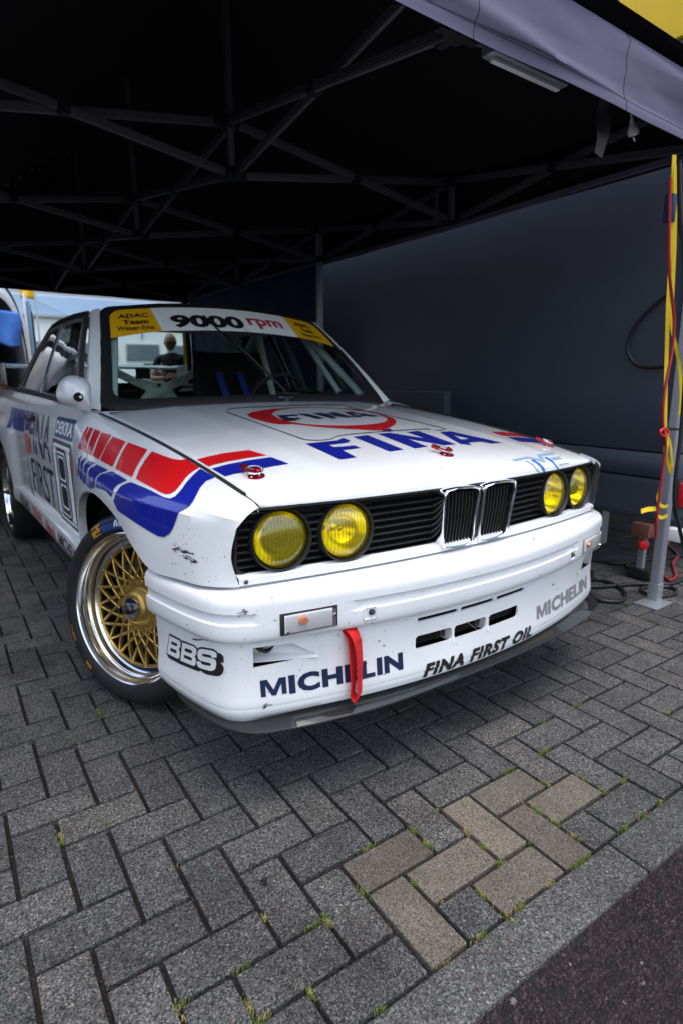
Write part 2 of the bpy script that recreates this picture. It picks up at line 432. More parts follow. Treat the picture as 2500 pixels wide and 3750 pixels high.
def vis(p):
    d = p - CAM; zc = d.dot(FWD)
    if zc < .15: return None
    return 1250 + 2159.64 * d.dot(RGT) / zc, 1875 + 2159.64 * d.dot(DWN) / zc, zc
for u in range(-30, 75):
    for v in range(0, 100):
        cells = []
        if (u - (2 - v)) % 4 == 0: cells.append(('h', u, v, u + 1, v + .5, 0))
        if (v + u) % 4 == 0: cells.append(('v', u, v, u + .5, v + 1, 1))
        if v == 0 and (v + u) % 4 == 1: cells.append(('x', u, v, u + .5, v + .5, 0))
        for kd, a, b, cu_, cv_, rr in cells:
            half = kd == 'x'
            rnd = random.random()
            tan_ = (kd, a, b) in TAN
            if not tan_ and not half and rnd < .05 and v > 3:
                du, dv = ((.5, 0) if kd == 'h' else (0, .5))
                bricks.append((cu_ - du, cv_ - dv, rr, 1, False)); bricks.append((cu_ + du, cv_ + dv, rr, 1, False))
            else: bricks.append((cu_, cv_, rr, 1 if half else 0, tan_))
near, rest = [], []
for bk in bricks:
    p = bw(bk[0], bk[1]); q = vis(p)
    if q is None or not (-900 < q[0] < 3400 and -100 < q[1] < 4500):
        continue
    hid = (-.72 < p.x < .72 and .25 < p.y < 4.2) or p.x > 1.85 or (p.y > 3.6 and p.x > -.8)
    inside = -60 < q[0] < 2560 and 1400 < q[1] < 3810
    size = (.5 if bk[3] else 1.) / (q[2] ** 3)
    (near if inside and not hid else rest).append((size, bk))
near.sort(key=lambda s: -s[0])
rest += near[300:]; near = near[:300]
ang = math.atan2(BU.y, BU.x)
for s, (cu_, cv_, rr, hf, tn) in near:
    o = bpy.data.objects.new('brick', meshes['tan' if tn else 'grey', hf]); COL.objects.link(o); o.parent = paving
    o.location = bw(cu_, cv_, random.uniform(-.0016, .0016)); o.rotation_euler = (random.gauss(0, .006), random.gauss(0, .006), ang + rr * math.pi / 2 + random.gauss(0, .004) + (math.pi if random.random() < .5 else 0))
V, F = [], []
for s, (cu_, cv_, rr, hf, tn) in rest:
    me = meshes['tan' if tn else 'grey', hf]; mt = Matrix.Translation(bw(cu_, cv_, random.uniform(-.0016, .0016))) @ Matrix.Rotation(ang + rr * math.pi / 2, 4, 'Z')
    n = len(V); V += [mt @ v.co for v in me.vertices]; F += [tuple(i + n for i in p.vertices) for p in me.polygons]
tag(mobj('brick_field', V, F, MAT['paver grey'], paving, False), kind='stuff')
# far bricks under and behind everything, only their tops
V, F = [], []
for cu_, cv_, rr, hf, tn in bricks: pass
# grass and moss growing in the joints
def tufts(name, spots, m, blades, h):
    V, F = [], []
    for (x, y, rad, n) in spots:
        if random.random() < .22: continue
        rel = Vector((x, y, 0)) - BO; u_, v_ = rel.dot(BU) / PT, rel.dot(BV) / PT
        along_u = abs(v_ - round(v_)) < abs(u_ - round(u_))
        c_ = bw(u_, round(v_)) if along_u else bw(round(u_), v_); ax_ = BU if along_u else BV; ac_ = BV if along_u else BU
        ln = rad * random.uniform(.7, 2.6); n = n * random.uniform(.5, 1.7)
        for k in range(int(n * blades)):
            e_ = random.gauss(0, .5); p_ = c_ + ax_ * (ln * e_) + ac_ * random.gauss(0, .0026); bx_, by_ = p_.x, p_.y
            L = h * random.uniform(.45, 1.3); la = random.uniform(0, 6.28); lean = random.uniform(.25, 1.1)
            dx, dy = math.cos(la) * lean * L, math.sin(la) * lean * L
            wx, wy = -math.sin(la) * .0009, math.cos(la) * .0009
            n0 = len(V)
            V += [(bx_ - wx, by_ - wy, -.006), (bx_ + wx, by_ + wy, -.006), (bx_ + dx * .5 + wx, by_ + dy * .5 + wy, L * .6), (bx_ + dx * .5 - wx, by_ + dy * .5 - wy, L * .6), (bx_ + dx, by_ + dy, L * .85)]
            F += [(n0, n0 + 1, n0 + 2, n0 + 3), (n0 + 3, n0 + 2, n0 + 4)]
    return tag(mobj(name, V, F, m, None, False), kind='stuff')
b2 = lambda x, y: (1250 + x * .7972, 2400 + y * .7972)
b1 = lambda x, y: (x * .7972, 2400 + y * .7972)
G = []
def gp(p, rad, n):
    q = px_z(*p); G.append((q.x, q.y, rad, n))
for x, y, r, n in ((655, 1305, .010, 2.2), (840, 1170, .012, 2.4), (765, 1210, .010, 1.4), (960, 1065, .014, 2.2), (1105, 950, .016, 2.2), (1295, 800, .012, 3), (1385, 745, .014, 1.6), (1470, 685, .012, 1.2),
                   (120, 880, .012, 1.4), (335, 805, .008, 1), (405, 870, .012, 1.6), (575, 815, .012, 1.5), (650, 875, .01, 1), (650, 1090, .010, 1), (765, 525, .010, 1.4), (935, 585, .010, 1), (905, 710, .010, 1.1),
                   (985, 770, .010, 1), (1075, 830, .012, 1), (1195, 630, .012, 1.1), (1110, 560, .010, .8), (1285, 570, .010, 1), (935, 450, .014, 1.1), (900, 300, .012, .9), (780, 360, .01, .8), (1490, 262, .01, 1), (1070, 225, .01, .7),
                   (720, 955, .010, .8), (470, 1440, .010, .9), (820, 675, .010, .8), (860, 860, .010, .8), (450, 690, .008, .7), (100, 1090, .010, .8), (335, 1050, .008, .8), (475, 1120, .008, .6), (190, 1640, .010, .9)):
    gp(b2(x, y), r, n)
G2 = []
for x, y, r, n in ((1210, 1210, .012, 1.5), (1450, 1240, .014, 2), (1500, 1215, .012, 1.8), (1110, 1440, .010, 1.4), (1425, 1550, .010, 1.5), (265, 850, .010, 1.2), (445, 265, .012, 1.3), (325, 400, .010, 1), (800, 965, .008, .7), (830, 1610, .010, 1), (1150, 1620, .012, 1.2), (1200, 1680, .012, 1), (495, 775, .010, .9), (1285, 1335, .008, .7)):
    gp(b1(x, y), r, n)
for s in G: G2.append((s[0] + random.gauss(0, .008), s[1] + random.gauss(0, .008), s[2], s[3] * .8))
tufts('joint_grass', G, MAT['grass'], 44, .0052)
tufts('dry_joint_grass', G2, MAT['dry grass'], 20, .0055)
V, F = [], []                                # loose grit and crumbs caught in the joints
for k in range(2600):
    u = random.uniform(-9, 16); v = random.choice([round(random.uniform(0, 16)) + random.gauss(0, .03), random.uniform(0, 16)])
    if random.random() < .5: u = round(u) + random.gauss(0, .03)
    p = bw(u, v, random.uniform(-.003, .0005)); r = random.uniform(.0004, .0013); n = len(V)
    V += [p + Vector((r, 0, 0)), p + Vector((-r * .6, r * .9, 0)), p + Vector((-r * .7, -r * .8, 0)), p + Vector((0, 0, r))]; F += [(0 + n, 1 + n, 3 + n), (1 + n, 2 + n, 3 + n), (2 + n, 0 + n, 3 + n)]
tag(mobj('joint_grit', V, F, MAT['kerb concrete'], None, False), kind='stuff')
mat('withered leaf', (.012, .011, .012), .7)
q = px_z(*b1(1212, 1050))
V, F = [], []
for i in range(7):
    for j in range(3):
        s = i / 6; wd = .0055 * math.sin(math.pi * min(1, .08 + s * .92)) + .0006
        V.append((q.x + (j - 1) * wd + .002 * math.sin(s * 5), q.y + .018 * (s - .5), .0015 + .006 * abs(j - 1) + .004 * math.sin(s * 4)))
lf = mobj('fallen_leaf', V, grid_faces(7, 3), MAT['withered leaf'])
tag(lf, 'small black withered leaf curled up on a grey paving brick', 'leaf')

# ------------------------------------------------------------------ car materials
def paint(name, col, rough=.32, coat=1.):
    m = mat(name, col, rough, 0, coat, .04, bump=.012, bscale=900)
    return m
WHITE = paint('white paint', (.80, .80, .81))
t = WHITE.node_tree; b = t.nodes['Principled BSDF']          # road film and tiny chips over the white
g_ = t.nodes.new('ShaderNodeNewGeometry'); n_ = t.nodes.new('ShaderNodeTexNoise'); n_.inputs['Scale'].default_value = 75; n_.inputs['Detail'].default_value = 8; n_.inputs['Roughness'].default_value = .75
t.links.new(g_.outputs['Position'], n_.inputs['Vector'])
r_ = t.nodes.new('ShaderNodeValToRGB'); e_ = r_.color_ramp.elements; e_[0].position = .285; e_[0].color = (.22, .19, .17, 1); e_[1].position = .31; e_[1].color = (.80, .80, .81, 1)
t.links.new(n_.outputs['Fac'], r_.inputs['Fac'])
n3 = t.nodes.new('ShaderNodeTexNoise'); n3.inputs['Scale'].default_value = 5; n3.inputs['Detail'].default_value = 6; t.links.new(g_.outputs['Position'], n3.inputs['Vector'])
r3 = t.nodes.new('ShaderNodeValToRGB'); e_ = r3.color_ramp.elements; e_[0].position = .35; e_[0].color = (.93, .925, .91, 1); e_[1].position = .65; e_[1].color = (1, 1, 1, 1)
t.links.new(n3.outputs['Fac'], r3.inputs['Fac'])
mx = t.nodes.new('ShaderNodeMix'); mx.data_type = 'RGBA'; mx.blend_type = 'MULTIPLY'; mx.inputs[0].default_value = 1
t.links.new(r_.outputs[0], mx.inputs[6]); t.links.new(r3.outputs[0], mx.inputs[7]); t.links.new(mx.outputs[2], b.inputs['Base Color'])
RED = paint('red vinyl', (.62, .008, .012), .3, .8); BLUE = paint('blue vinyl', (.008, .015, .27), .3, .8); NAVY = paint('navy vinyl', (.012, .02, .06), .35, .5)
BLK = mat('black vinyl', (.012, .012, .013), .4, coat=.3); GREYV = mat('silver vinyl', (.42, .43, .45), .35, .6); GB = mat('grey blue vinyl', (.26, .38, .50), .4, coat=.4); MIDB = mat('mid blue vinyl', (.01, .13, .55), .4, coat=.4)
YELV = mat('yellow film', (.80, .40, .008), .4); WHV = mat('white film', (.78, .80, .82), .4); DRED = mat('dark red print', (.45, .012, .03), .45); PINK = mat('orange red print', (.65, .09, .04), .4)
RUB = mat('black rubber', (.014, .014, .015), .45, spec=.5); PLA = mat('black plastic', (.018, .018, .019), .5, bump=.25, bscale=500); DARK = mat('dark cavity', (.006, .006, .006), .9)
TYRE = mat('tyre rubber', (.0085, .0085, .009), .68, var=.25, vscale=30, bump=.15, bscale=300)
CHROME = mat('chrome', (.75, .76, .78), .08, 1.); ALU = mat('polished aluminium', (.72, .72, .74), .16, 1., bump=.03, bscale=120); STEEL = mat('dark steel', (.16, .16, .165), .35, 1.)
TRIM = mat('satin grey trim', (.30, .30, .32), .3, .6)
GOLD = mat('gold anodised', (.52, .335, .085), .34, .85, bump=.04, bscale=300); ANOD = mat('red anodised', (.36, .008, .02), .25, .7, coat=.3); STRAP = mat('red webbing', (.62, .010, .012), .75, bump=.6, bscale=700)
MINT = mat('pale green cage paint', (.48, .60, .58), .4, coat=.3); SEAT = mat('black cloth', (.012, .012, .014), .9); BELT = mat('blue belt', (.01, .05, .30), .8); ORANGE = mat('amber bulb', (.8, .18, .01), .25, coat=.5)
def carbon():
    m = mat('carbon fibre', (.02, .02, .022), .12, 0, .45, .02, spec=.4); t = m.node_tree; b = t.nodes['Principled BSDF']
    g = t.nodes.new('ShaderNodeNewGeometry'); w1 = t.nodes.new('ShaderNodeTexWave'); w1.inputs['Scale'].default_value = 75; w1.wave_type = 'BANDS'; w1.bands_direction = 'DIAGONAL'
    t.links.new(g.outputs['Position'], w1.inputs['Vector']); r = t.nodes.new('ShaderNodeValToRGB'); e = r.color_ramp.elements; e[0].color = (.010, .010, .011, 1); e[1].color = (.030, .031, .032, 1)
    t.links.new(w1.outputs['Fac'], r.inputs['Fac']); t.links.new(r.outputs[0], b.inputs['Base Color']); return m
CARB = carbon()
def thin_glass(name, tint, f0=.045, gain=1., body=None, bump=None):
    m = bpy.data.materials.new(name); m.use_nodes = True; t = m.node_tree; t.nodes.clear()
    o = t.nodes.new('ShaderNodeOutputMaterial'); mx = t.nodes.new('ShaderNodeMixShader'); g = t.nodes.new('ShaderNodeNewGeometry')
    def mth(op, a_, b_=None):
        n = t.nodes.new('ShaderNodeMath'); n.operation = op
        for k, q in enumerate((a_, b_)):
            if q is None: continue
            if hasattr(q, 'is_output'): t.links.new(q, n.inputs[k])
            else: n.inputs[k].default_value = q
        return n.outputs[0]
    dt = t.nodes.new('ShaderNodeVectorMath'); dt.operation = 'DOT_PRODUCT'; t.links.new(g.outputs['Incoming'], dt.inputs[0]); t.links.new(g.outputs['Normal'], dt.inputs[1])
    fr = mth('ADD', mth('MULTIPLY', mth('POWER', mth('SUBTRACT', 1., mth('ABSOLUTE', dt.outputs['Value'])), 5.), (1 - f0) * gain), f0 * gain)   # Schlick
    tr = t.nodes.new('ShaderNodeBsdfTransparent'); tr.inputs[0].default_value = (*tint, 1); gl = t.nodes.new('ShaderNodeBsdfGlossy'); gl.inputs['Roughness'].default_value = .01
    under = tr.outputs[0]
    nm = None
    if bump:
        tc = t.nodes.new('ShaderNodeTexCoord'); wv = t.nodes.new('ShaderNodeTexWave'); wv.inputs['Scale'].default_value = bump; wv.inputs['Distortion'].default_value = 1.5; wv.inputs['Detail'].default_value = 1; wv.bands_direction = 'X'
        bp = t.nodes.new('ShaderNodeBump'); bp.inputs['Strength'].default_value = .06; bp.inputs['Distance'].default_value = .001
        t.links.new(tc.outputs['Object'], wv.inputs['Vector']); t.links.new(wv.outputs['Fac'], bp.inputs['Height']); nm = bp.outputs[0]
        w2 = t.nodes.new('ShaderNodeTexWave'); w2.inputs['Scale'].default_value = bump * .18; w2.inputs['Distortion'].default_value = 2.5; w2.bands_direction = 'Y'; t.links.new(tc.outputs['Object'], w2.inputs['Vector'])   # moulded prisms: thicker glass tints deeper
        wv.wave_profile = 'SIN'; wv.inputs['Distortion'].default_value = .4
        rp_ = t.nodes.new('ShaderNodeValToRGB'); rp_.color_ramp.elements[0].color = (tint[0] * .80, tint[1] * .66, tint[2] * .2, 1); rp_.color_ramp.elements[0].position = .15; rp_.color_ramp.elements[1].color = (*tint, 1); rp_.color_ramp.elements[1].position = .75
        t.links.new(mth('ADD', mth('MULTIPLY', wv.outputs['Fac'], .65), mth('MULTIPLY', w2.outputs['Fac'], .35)), rp_.inputs['Fac']); t.links.new(rp_.outputs[0], tr.inputs[0]); flute = rp_.outputs[0]; t.links.new(nm, gl.inputs['Normal']); gl.inputs['Roughness'].default_value = .06
    if body:
        df = t.nodes.new('ShaderNodeBsdfDiffuse'); df.inputs[0].default_value = (*body[0], 1); m2 = t.nodes.new('ShaderNodeMixShader'); m2.inputs[0].default_value = body[1]
        if nm: t.links.new(flute, df.inputs[0])
        t.links.new(tr.outputs[0], m2.inputs[1]); t.links.new(df.outputs[0], m2.inputs[2]); under = m2.outputs[0]
    t.links.new(fr, mx.inputs[0]); t.links.new(under, mx.inputs[1]); t.links.new(gl.outputs[0], mx.inputs[2]); t.links.new(mx.outputs[0], o.inputs[0]); MAT[name] = m; return m
GLASS = thin_glass('windscreen glass', (.86, .93, .90)); SGLASS = thin_glass('side glass', (.55, .60, .60), .06, 1.6)
YLENS = thin_glass('yellow lamp glass', (1., .885, .02), .10, 1., ((1., .77, .006), .15), 34); CLENS = thin_glass('clear lamp plastic', (.9, .9, .9), .05, 1., ((.7, .7, .7), .08), None)
REFL = mat('lamp reflector', (.97, .97, .95), .2, 1.)

CAR = thing('race_car', 'white touring race car with red and blue stripes and yellow headlights under the canopy', 'race car')
S2 = (-1, 1)                                # -1 = the car's right side, nearest the photographer
# ------------------------------------------------------------------ bonnet
Tt = (0, .03, .07, .14, .28, .45, .65, .85, 1)
def tab(vals): return list(zip(Tt, vals))
CY = tab((.028, .032, .05, .12, .30, .52, .78, 1.03, 1.165)); CZ = tab((.768, .786, .804, .829, .860, .889, .922, .949, .962))
EY = tab((.088, .090, .110, .17, .35, .57, .82, 1.07, 1.235)); EZ = tab((.767, .775, .783, .797, .829, .862, .892, .917, .931)); EX = tab((.650, .652, .655, .660, .668, .678, .688, .697, .702))
def hood_pt(t, u):
    a = abs(u); cy, cz, ey, ez, ex = (smo(t, q) for q in (CY, CZ, EY, EZ, EX))
    z = ez + (cz - ez) * (1 - a ** 2.4)
    k = math.exp(-((a - .62) / .035) ** 2) * .0022 * min(1, t * 6)        # pressed line
    return Vector((u * ex, cy + (ey - cy) * a * a, z + k))
ts = [0, .008, .016, .024, .034, .046, .06, .08, .1, .13] + [.16 + .03 * i for i in range(29)]
rows = []
us = [-1 + 2 * i / 48 for i in range(49)]
rows.append([hood_pt(0, u) + Vector((0, .014, -.006)) for u in us])
for tt in ts: rows.append([hood_pt(tt, u) for u in us])
bonnet = patch_obj('bonnet', rows, WHITE, CAR, thick=.004, sharp=50)
for s in S2:                                 # rubber strip along the bonnet gap
    pts = [hood_pt(.11 + .89 * i / 14, s * 1.0) + Vector((s * .004, .0, .0005)) for i in range(15)]
    tube('bonnet_seal', cr(pts, 3), .0055, RUB, CAR, 6)
# ------------------------------------------------------------------ front wings
WST = [  # stations: bonnet edge, upper crease, lower crease, mid, lower edge (given for the +x side)
 [(.656, .076, .772), (.700, .080, .744), (.712, .086, .728), (.722, .098, .66), (.706, .094, .588)],
 [(.658, .100, .782), (.738, .106, .756), (.746, .114, .738), (.751, .124, .66), (.745, .122, .588)],
 [(.662, .140, .791), (.756, .145, .762), (.768, .155, .745), (.775, .162, .66), (.774, .158, .588)],
 [(.665, .200, .803), (.771, .205, .766), (.789, .220, .750), (.797, .225, .66), (.798, .225, .588)],
 [(.671, .330, .826), (.796, .330, .771), (.819, .338, .752), (.829, .350, .66), (.830, .350, .588)],
 [(.676, .440, .844), (.810, .440, .773), (.836, .436, .754), (.843, .432, .68), (.844, .430, .628)],
 [(.681, .560, .861), (.819, .560, .771), (.843, .556, .755), (.848, .550, .715), (.848, .545, .680)],
 [(.686, .680, .876), (.822, .680, .770), (.846, .680, .758), (.850, .680, .730), (.850, .680, .708)],
 [(.690, .800, .890), (.822, .800, .772), (.846, .800, .760), (.850, .800, .733), (.850, .800, .716)],
 [(.694, .920, .902), (.820, .920, .778), (.842, .925, .762), (.848, .930, .725), (.849, .935, .698)],
 [(.698, 1.03, .913), (.815, 1.03, .788), (.834, 1.04, .766), (.840, 1.055, .70), (.844, 1.06, .648)],
 [(.701, 1.12, .922), (.809, 1.12, .800), (.822, 1.13, .772), (.826, 1.145, .66), (.834, 1.15, .555)],
 [(.704, 1.19, .929), (.804, 1.19, .808), (.812, 1.195, .778), (.814, 1.20, .62), (.822, 1.19, .43)],
 [(.706, 1.24, .935), (.801, 1.24, .812), (.807, 1.245, .782), (.808, 1.245, .58), (.808, 1.225, .335)],
 [(.707, 1.283, .941), (.799, 1.283, .814), (.805, 1.283, .784), (.805, 1.283, .58), (.800, 1.283, .335)]]
wings = {}
for s in S2:
    st = []
    for row in WST:
        r = [Vector((p[0] * s + .004 * s * (k == 0), p[1], p[2])) for k, p in enumerate(row)]
        q = max(0., min(1., (row[0][1] - .60) / .683)); q = q * q * (3 - 2 * q); d = r[1] - r[0]; fb = .006 * min(1, row[0][1] * 6)
        pa = r[0] + d * .33 + Vector((s * (.6 * fb + q * .002), 0, .8 * fb + q * .038)); pb_ = r[0] + d * .68 + Vector((s * (.6 * fb + q * .009), 0, .8 * fb + q * .030))
        st.append([r[0] + Vector((0, 0, -.012)), r[0], pa, pb_] + r[1:])
    rws = patch(st, 6, 5, creases=(1, 4, 5))
    wings[s] = patch_obj('front_wing', rws, WHITE, CAR, flip=(s > 0), thick=0, sharp=24)
    # rolled arch lip
    k0 = 4 * 6; lip = [r[-1] for r in rws[k0:13 * 6 + 1]]
    v = []; 
    for p in lip: v += [p, p + Vector((-s * .004, 0, -.004)), p + Vector((-s * .03, 0, .0))]
    mobj('arch_lip', v, grid_faces(len(lip), 3, s < 0), WHITE, CAR)
    # liner of the wheel housing
    v = []; n = 18
    for i in range(n + 1):
        a = math.pi * i / n; y_ = .785 - .40 * math.cos(a); z_ = .28 + .45 * math.sin(a) * .97
        v += [(s * .775, y_, z_ + .0), (s * .45, y_, z_ + .03)]
    mobj('wheel_housing', v, grid_faces(n + 1, 2, s > 0), DARK, CAR)
# panel under the grille
rows = []
for z, dy in ((.612, .020), (.6075, .004), (.605, .0), (.590, .0), (.586, .006), (.584, .03)):
    rows.append([Vector((x, .026 + .14 * x * x + dy, z)) for x in [-.706 + 1.412 * i / 40 for i in range(41)]])
patch_obj('grille_valance', rows, WHITE, CAR)
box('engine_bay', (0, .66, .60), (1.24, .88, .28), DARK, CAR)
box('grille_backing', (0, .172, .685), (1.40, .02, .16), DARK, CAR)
# ------------------------------------------------------------------ grille and lamps
gy = lambda x: .045 + .14 * x * x
GR = bpy.data.objects.new('grille', None); COL.objects.link(GR); GR.parent = CAR
bm = bmesh.new()
fr_ = rrect(-.706, .706, .608, .766, .03, 5)
path = [Vector((x, gy(x) - .004 - (z - .69) * .10, z)) for x, z in [p for i, p in enumerate(fr_)]]
path2 = []
for i, p in enumerate(path):
    q = path[(i + 1) % len(path)]; n = max(1, int((q - p).length / .06))
    for k in range(n):
        r = p.lerp(q, k / n); r.y = gy(r.x) - .004 - (r.z - .69) * .10; path2.append(r)
tube_mesh(bm, path2, .006, 6, True); bobj('grille_frame', bm, PLA, GR, sharp=60)
for k in range(8):
    z = .620 + k * .0185
    cuts = [(.135, .135)]
    hw = math.sqrt(max(0, .0755 ** 2 - (z - .684) ** 2))
    segs = [(.135, .423 - hw), (.423 + hw, .595 - hw), (.595 + hw, .705)] if hw > .004 else [(.135, .705)]
    for s in S2:
        for xa, xb in segs:
            if xb - xa < .008: continue
            n = max(2, int((xb - xa) / .035)); v = []
            for i in range(n + 1):
                x = xa + (xb - xa) * i / n
                y0 = gy(x) + .004 - (z - .69) * .10
                for dy, dz in ((.0, .0015), (.004, .0045), (.034, .0075), (.034, .0015), (.0, -.0015)): v.append((s * x, y0 + dy, z + dz))
            mobj('slat', v, grid_faces(n + 1, 5, s < 0), PLA, GR, sharp=20)
def kidney(s):
    K = bpy.data.objects.new('kidney_grille', None); COL.objects.link(K); K.parent = CAR
    ly = lambda z: .002 + (.76 - z) * .10
    out = [(.011, .762), (.138, .766), (.147, .757), (.1445, .70), (.134, .605), (.124, .595), (.016, .593), (.010, .602), (.0085, .68), (.0075, .752)]
    pts = cr([(x, z, 0) for x, z in out], 3, True)
    cx, cz = .075, .68
    v = []
    def lp(k, dy, sx):
        r = []
        for p in pts:
            dx, dz = p.x - cx, p.y - cz; L = math.hypot(dx, dz)
            q = (cx + dx * (1 - sx / L), cz + dz * (1 - sx / L)); r.append(Vector((s * q[0], ly(q[1]) + dy, q[1])))
        return r
    loops = [lp(0, .045, .0), lp(0, .006, .0), lp(0, .001, .002), lp(0, -.001, .0045), lp(0, .001, .007), lp(0, .005, .009), lp(0, .045, .010)]
    n = len(pts); v = [p for l in loops for p in l]; f = []
    for i in range(len(loops) - 1):
        for k in range(n):
            q = (i * n + k, i * n + (k + 1) % n, (i + 1) * n + (k + 1) % n, (i + 1) * n + k); f.append(q if s < 0 else q[::-1])
    mobj('frame', v, f, CHROME, K, sharp=40)
    for j in range(8):
        x0 = .026 + j * .0135
        bm = bmesh.new(); zt, zb = .752, .606
        pts_ = []
        for q in range(9):
            z = zt + (zb - zt) * q / 8; xx = x0 + (-.004 * (q / 8)) * (j / 4); pts_.append((s * xx, ly(z) + .014 - .004 * math.sin(math.pi * q / 8), z))
        v = []
        for (xx, yy, zz) in pts_: v += [(xx - .0014, yy, zz), (xx + .0014, yy, zz), (xx + .0014, yy + .03, zz), (xx - .0014, yy + .03, zz), (xx - .0014, yy, zz)]
        mobj('slat', v, grid_faces(9, 5), PLA, K, sharp=30)
    box('backing', (s * .075, .085, .68), (.12, .006, .15), DARK, K)
kidney(-1); kidney(1)
box('grille_divider', (0, .055, .68), (.02, .05, .16), PLA, CAR)
def headlamp(x, z, outer):
    n_ = Vector((0, -1, .05)); n_.x = .10 * (1 if x > 0 else -1) * (abs(x) / .6)
    L = bpy.data.objects.new('headlamp', None); COL.objects.link(L); L.parent = CAR
    o = Vector((x, gy(abs(x)) - .004, z)); m4 = axis_mtx(o, n_)
    lathe('bezel', [(.0765, -.03), (.077, .006), (.0755, .008), (.0735, .003), (.071, -.012), (.0700, -.022)], PLA, L, 48, m4)
    lathe('rim', [(.0705, -.018), (.0705, -.006), (.0685, -.004), (.0675, -.010)], STEEL, L, 48, m4)
    rf = lathe('reflector', [(.066, -.014), (.058, -.034), (.044, -.052), (.024, -.064), (.0, -.068)], REFL, L, 40, m4)
    if outer: lathe('bulb_shield', [(.0, -.012), (.026, -.014), (.030, -.020), (.030, -.045)], BLK, L, 28, m4)
    else: lathe('bulb', [(.0, -.032), (.006, -.034), (.009, -.042), (.009, -.066)], CHROME, L, 20, m4)
    le = lathe('lens', [(.0675, -.010), (.064, -.003), (.056, .002), (.044, .0055), (.028, .008), (.012, .0092), (.0, .0095)], YLENS, L, 48, Matrix.Identity(4))
    le.matrix_local = m4
for s in S2:
    headlamp(s * .595, .684, True); headlamp(s * .423, .684, False)
    # moulded shell between the lamps
    cir = lambda xc: [(xc + .074 * math.cos(k * math.pi / 16), .684 + .074 * math.sin(k * math.pi / 16)) for k in range(32)]
    bm = flat_poly([rrect(.33, .712, .612, .757, .02, 3), cir(.423), cir(.595)]); cut_grid(bm, .05)
    for v in bm.verts: x, z = v.co.x, v.co.y; v.co = Vector((s * x, gy(x) + .034 - (z - .69) * .10, z))
    bobj('lamp_panel', bm, PLA, GR)
# ------------------------------------------------------------------ bumper, air dam, splitter
half = [(0, -.060), (.1, -.0577), (.2, -.0509), (.3, -.0395), (.4, -.0235), (.5, -.003), (.6, .022), (.66, .0405), (.705, .056), (.738, .075), (.765, .104), (.783, .142), (.797, .19), (.809, .242), (.819, .295), (.827, .345), (.832, .392)]
full = [(-x, y) for x, y in half[:0:-1]] + half
BP = cr([(x, y, 0) for x, y in full], 5)
BN = []
for i, p in enumerate(BP):
    tg = BP[min(i + 1, len(BP) - 1)] - BP[max(i - 1, 0)]; tg.normalize(); BN.append(Vector((-tg.y, tg.x, 0)))   # inward
def loft_bumper(prof):
    rows = []
    for z, o, g in prof:
        r = []
        for p, n in zip(BP, BN):
            a = abs(p.x); gr = 1.
            if g < 0: gr = -(1 - min(1., a / .72) ** 4)
            elif g: gr = min(1, max(0, (.455 - a) / .006)) + min(1, max(0, (a - .690) / .006))
            r.append(p + n * (o + g * gr) + Vector((0, 0, z)))
        rows.append(r)
    return rows
prof = [(.583, .105, 0), (.582, .060, 0), (.580, .036, 0), (.578, .020, 0), (.574, .010, 0), (.566, .0035, 0), (.556, .0005, 0), (.546, 0, 0), (.535, 0, 0), (.5335, 0, .0), (.5305, 0, .006), (.527, 0, .0065), (.511, 0, .0065), (.508, 0, .006), (.505, 0, 0), (.50, 0, 0), (.488, 0, 0), (.474, .001, 0), (.466, .003, 0), (.460, .007, 0), (.456, .014, 0), (.455, .05, 0)]
bumper = patch_obj('bumper', loft_bumper(prof), WHITE, CAR, sharp=45)
dprof = [(.462, .045, 0), (.452, .030, 0), (.440, .029, 0), (.415, .030, 0), (.39, .031, 0), (.36, .0305, 0), (.33, .028, 0), (.305, .025, 0), (.293, .0235, 0), (.2905, .0235, 0), (.288, .027, 0), (.2855, .0275, 0), (.283, .026, 0), (.274, .027, 0), (.264, .030, 0), (.256, .036, -.010), (.249, .040, -.020), (.2438, .046, -.022)]
dam = patch_obj('air_dam', loft_bumper(dprof), WHITE, CAR, thick=.006, sharp=40)
dy_ = lambda x: -.06 + .228 * x * x
cb = bmesh.new()
def cutter(ol, d0=-.06, d1=.14): 
    b_ = bmesh.new(); prism(b_, ol, lambda x, z: Vector((x, dy_(x) + d0, z)), lambda x, z: Vector((x, dy_(x) + d1, z))); me = bpy.data.meshes.new('c'); b_.to_mesh(me); b_.free(); cb.from_mesh(me); bpy.data.meshes.remove(me)
for x0, x1 in ((-.262, -.138), (-.129, -.005), (.007, .142)): cutter(rrect(x0, x1, .353, .390, .010))
for x0, x1 in ((-.258, -.122), (-.110, .020), (.034, .166)): cutter(rrect(x0, x1, .431, .4415, .004))
for s in S2: cutter([(s * .688, .440), (s * .688, .387), (s * .60, .392), (s * .535, .396), (s * .545, .405), (s * .60, .440)][::s])
me = bpy.data.meshes.new('cutter'); cb.to_mesh(me); cb.free(); co = bpy.data.objects.new('cutter', me); COL.objects.link(co)
bo = dam.modifiers.new('cut', 'BOOLEAN'); bo.operation = 'DIFFERENCE'; bo.solver = 'EXACT'; bo.object = co
bake(dam); bpy.data.objects.remove(co)
dam.data.polygons.foreach_set('use_smooth', [True] * len(dam.data.polygons)); dam.data.set_sharp_from_angle(angle=R_(38))
mesh_m = mat('wire mesh', (.012, .012, .012), .6)
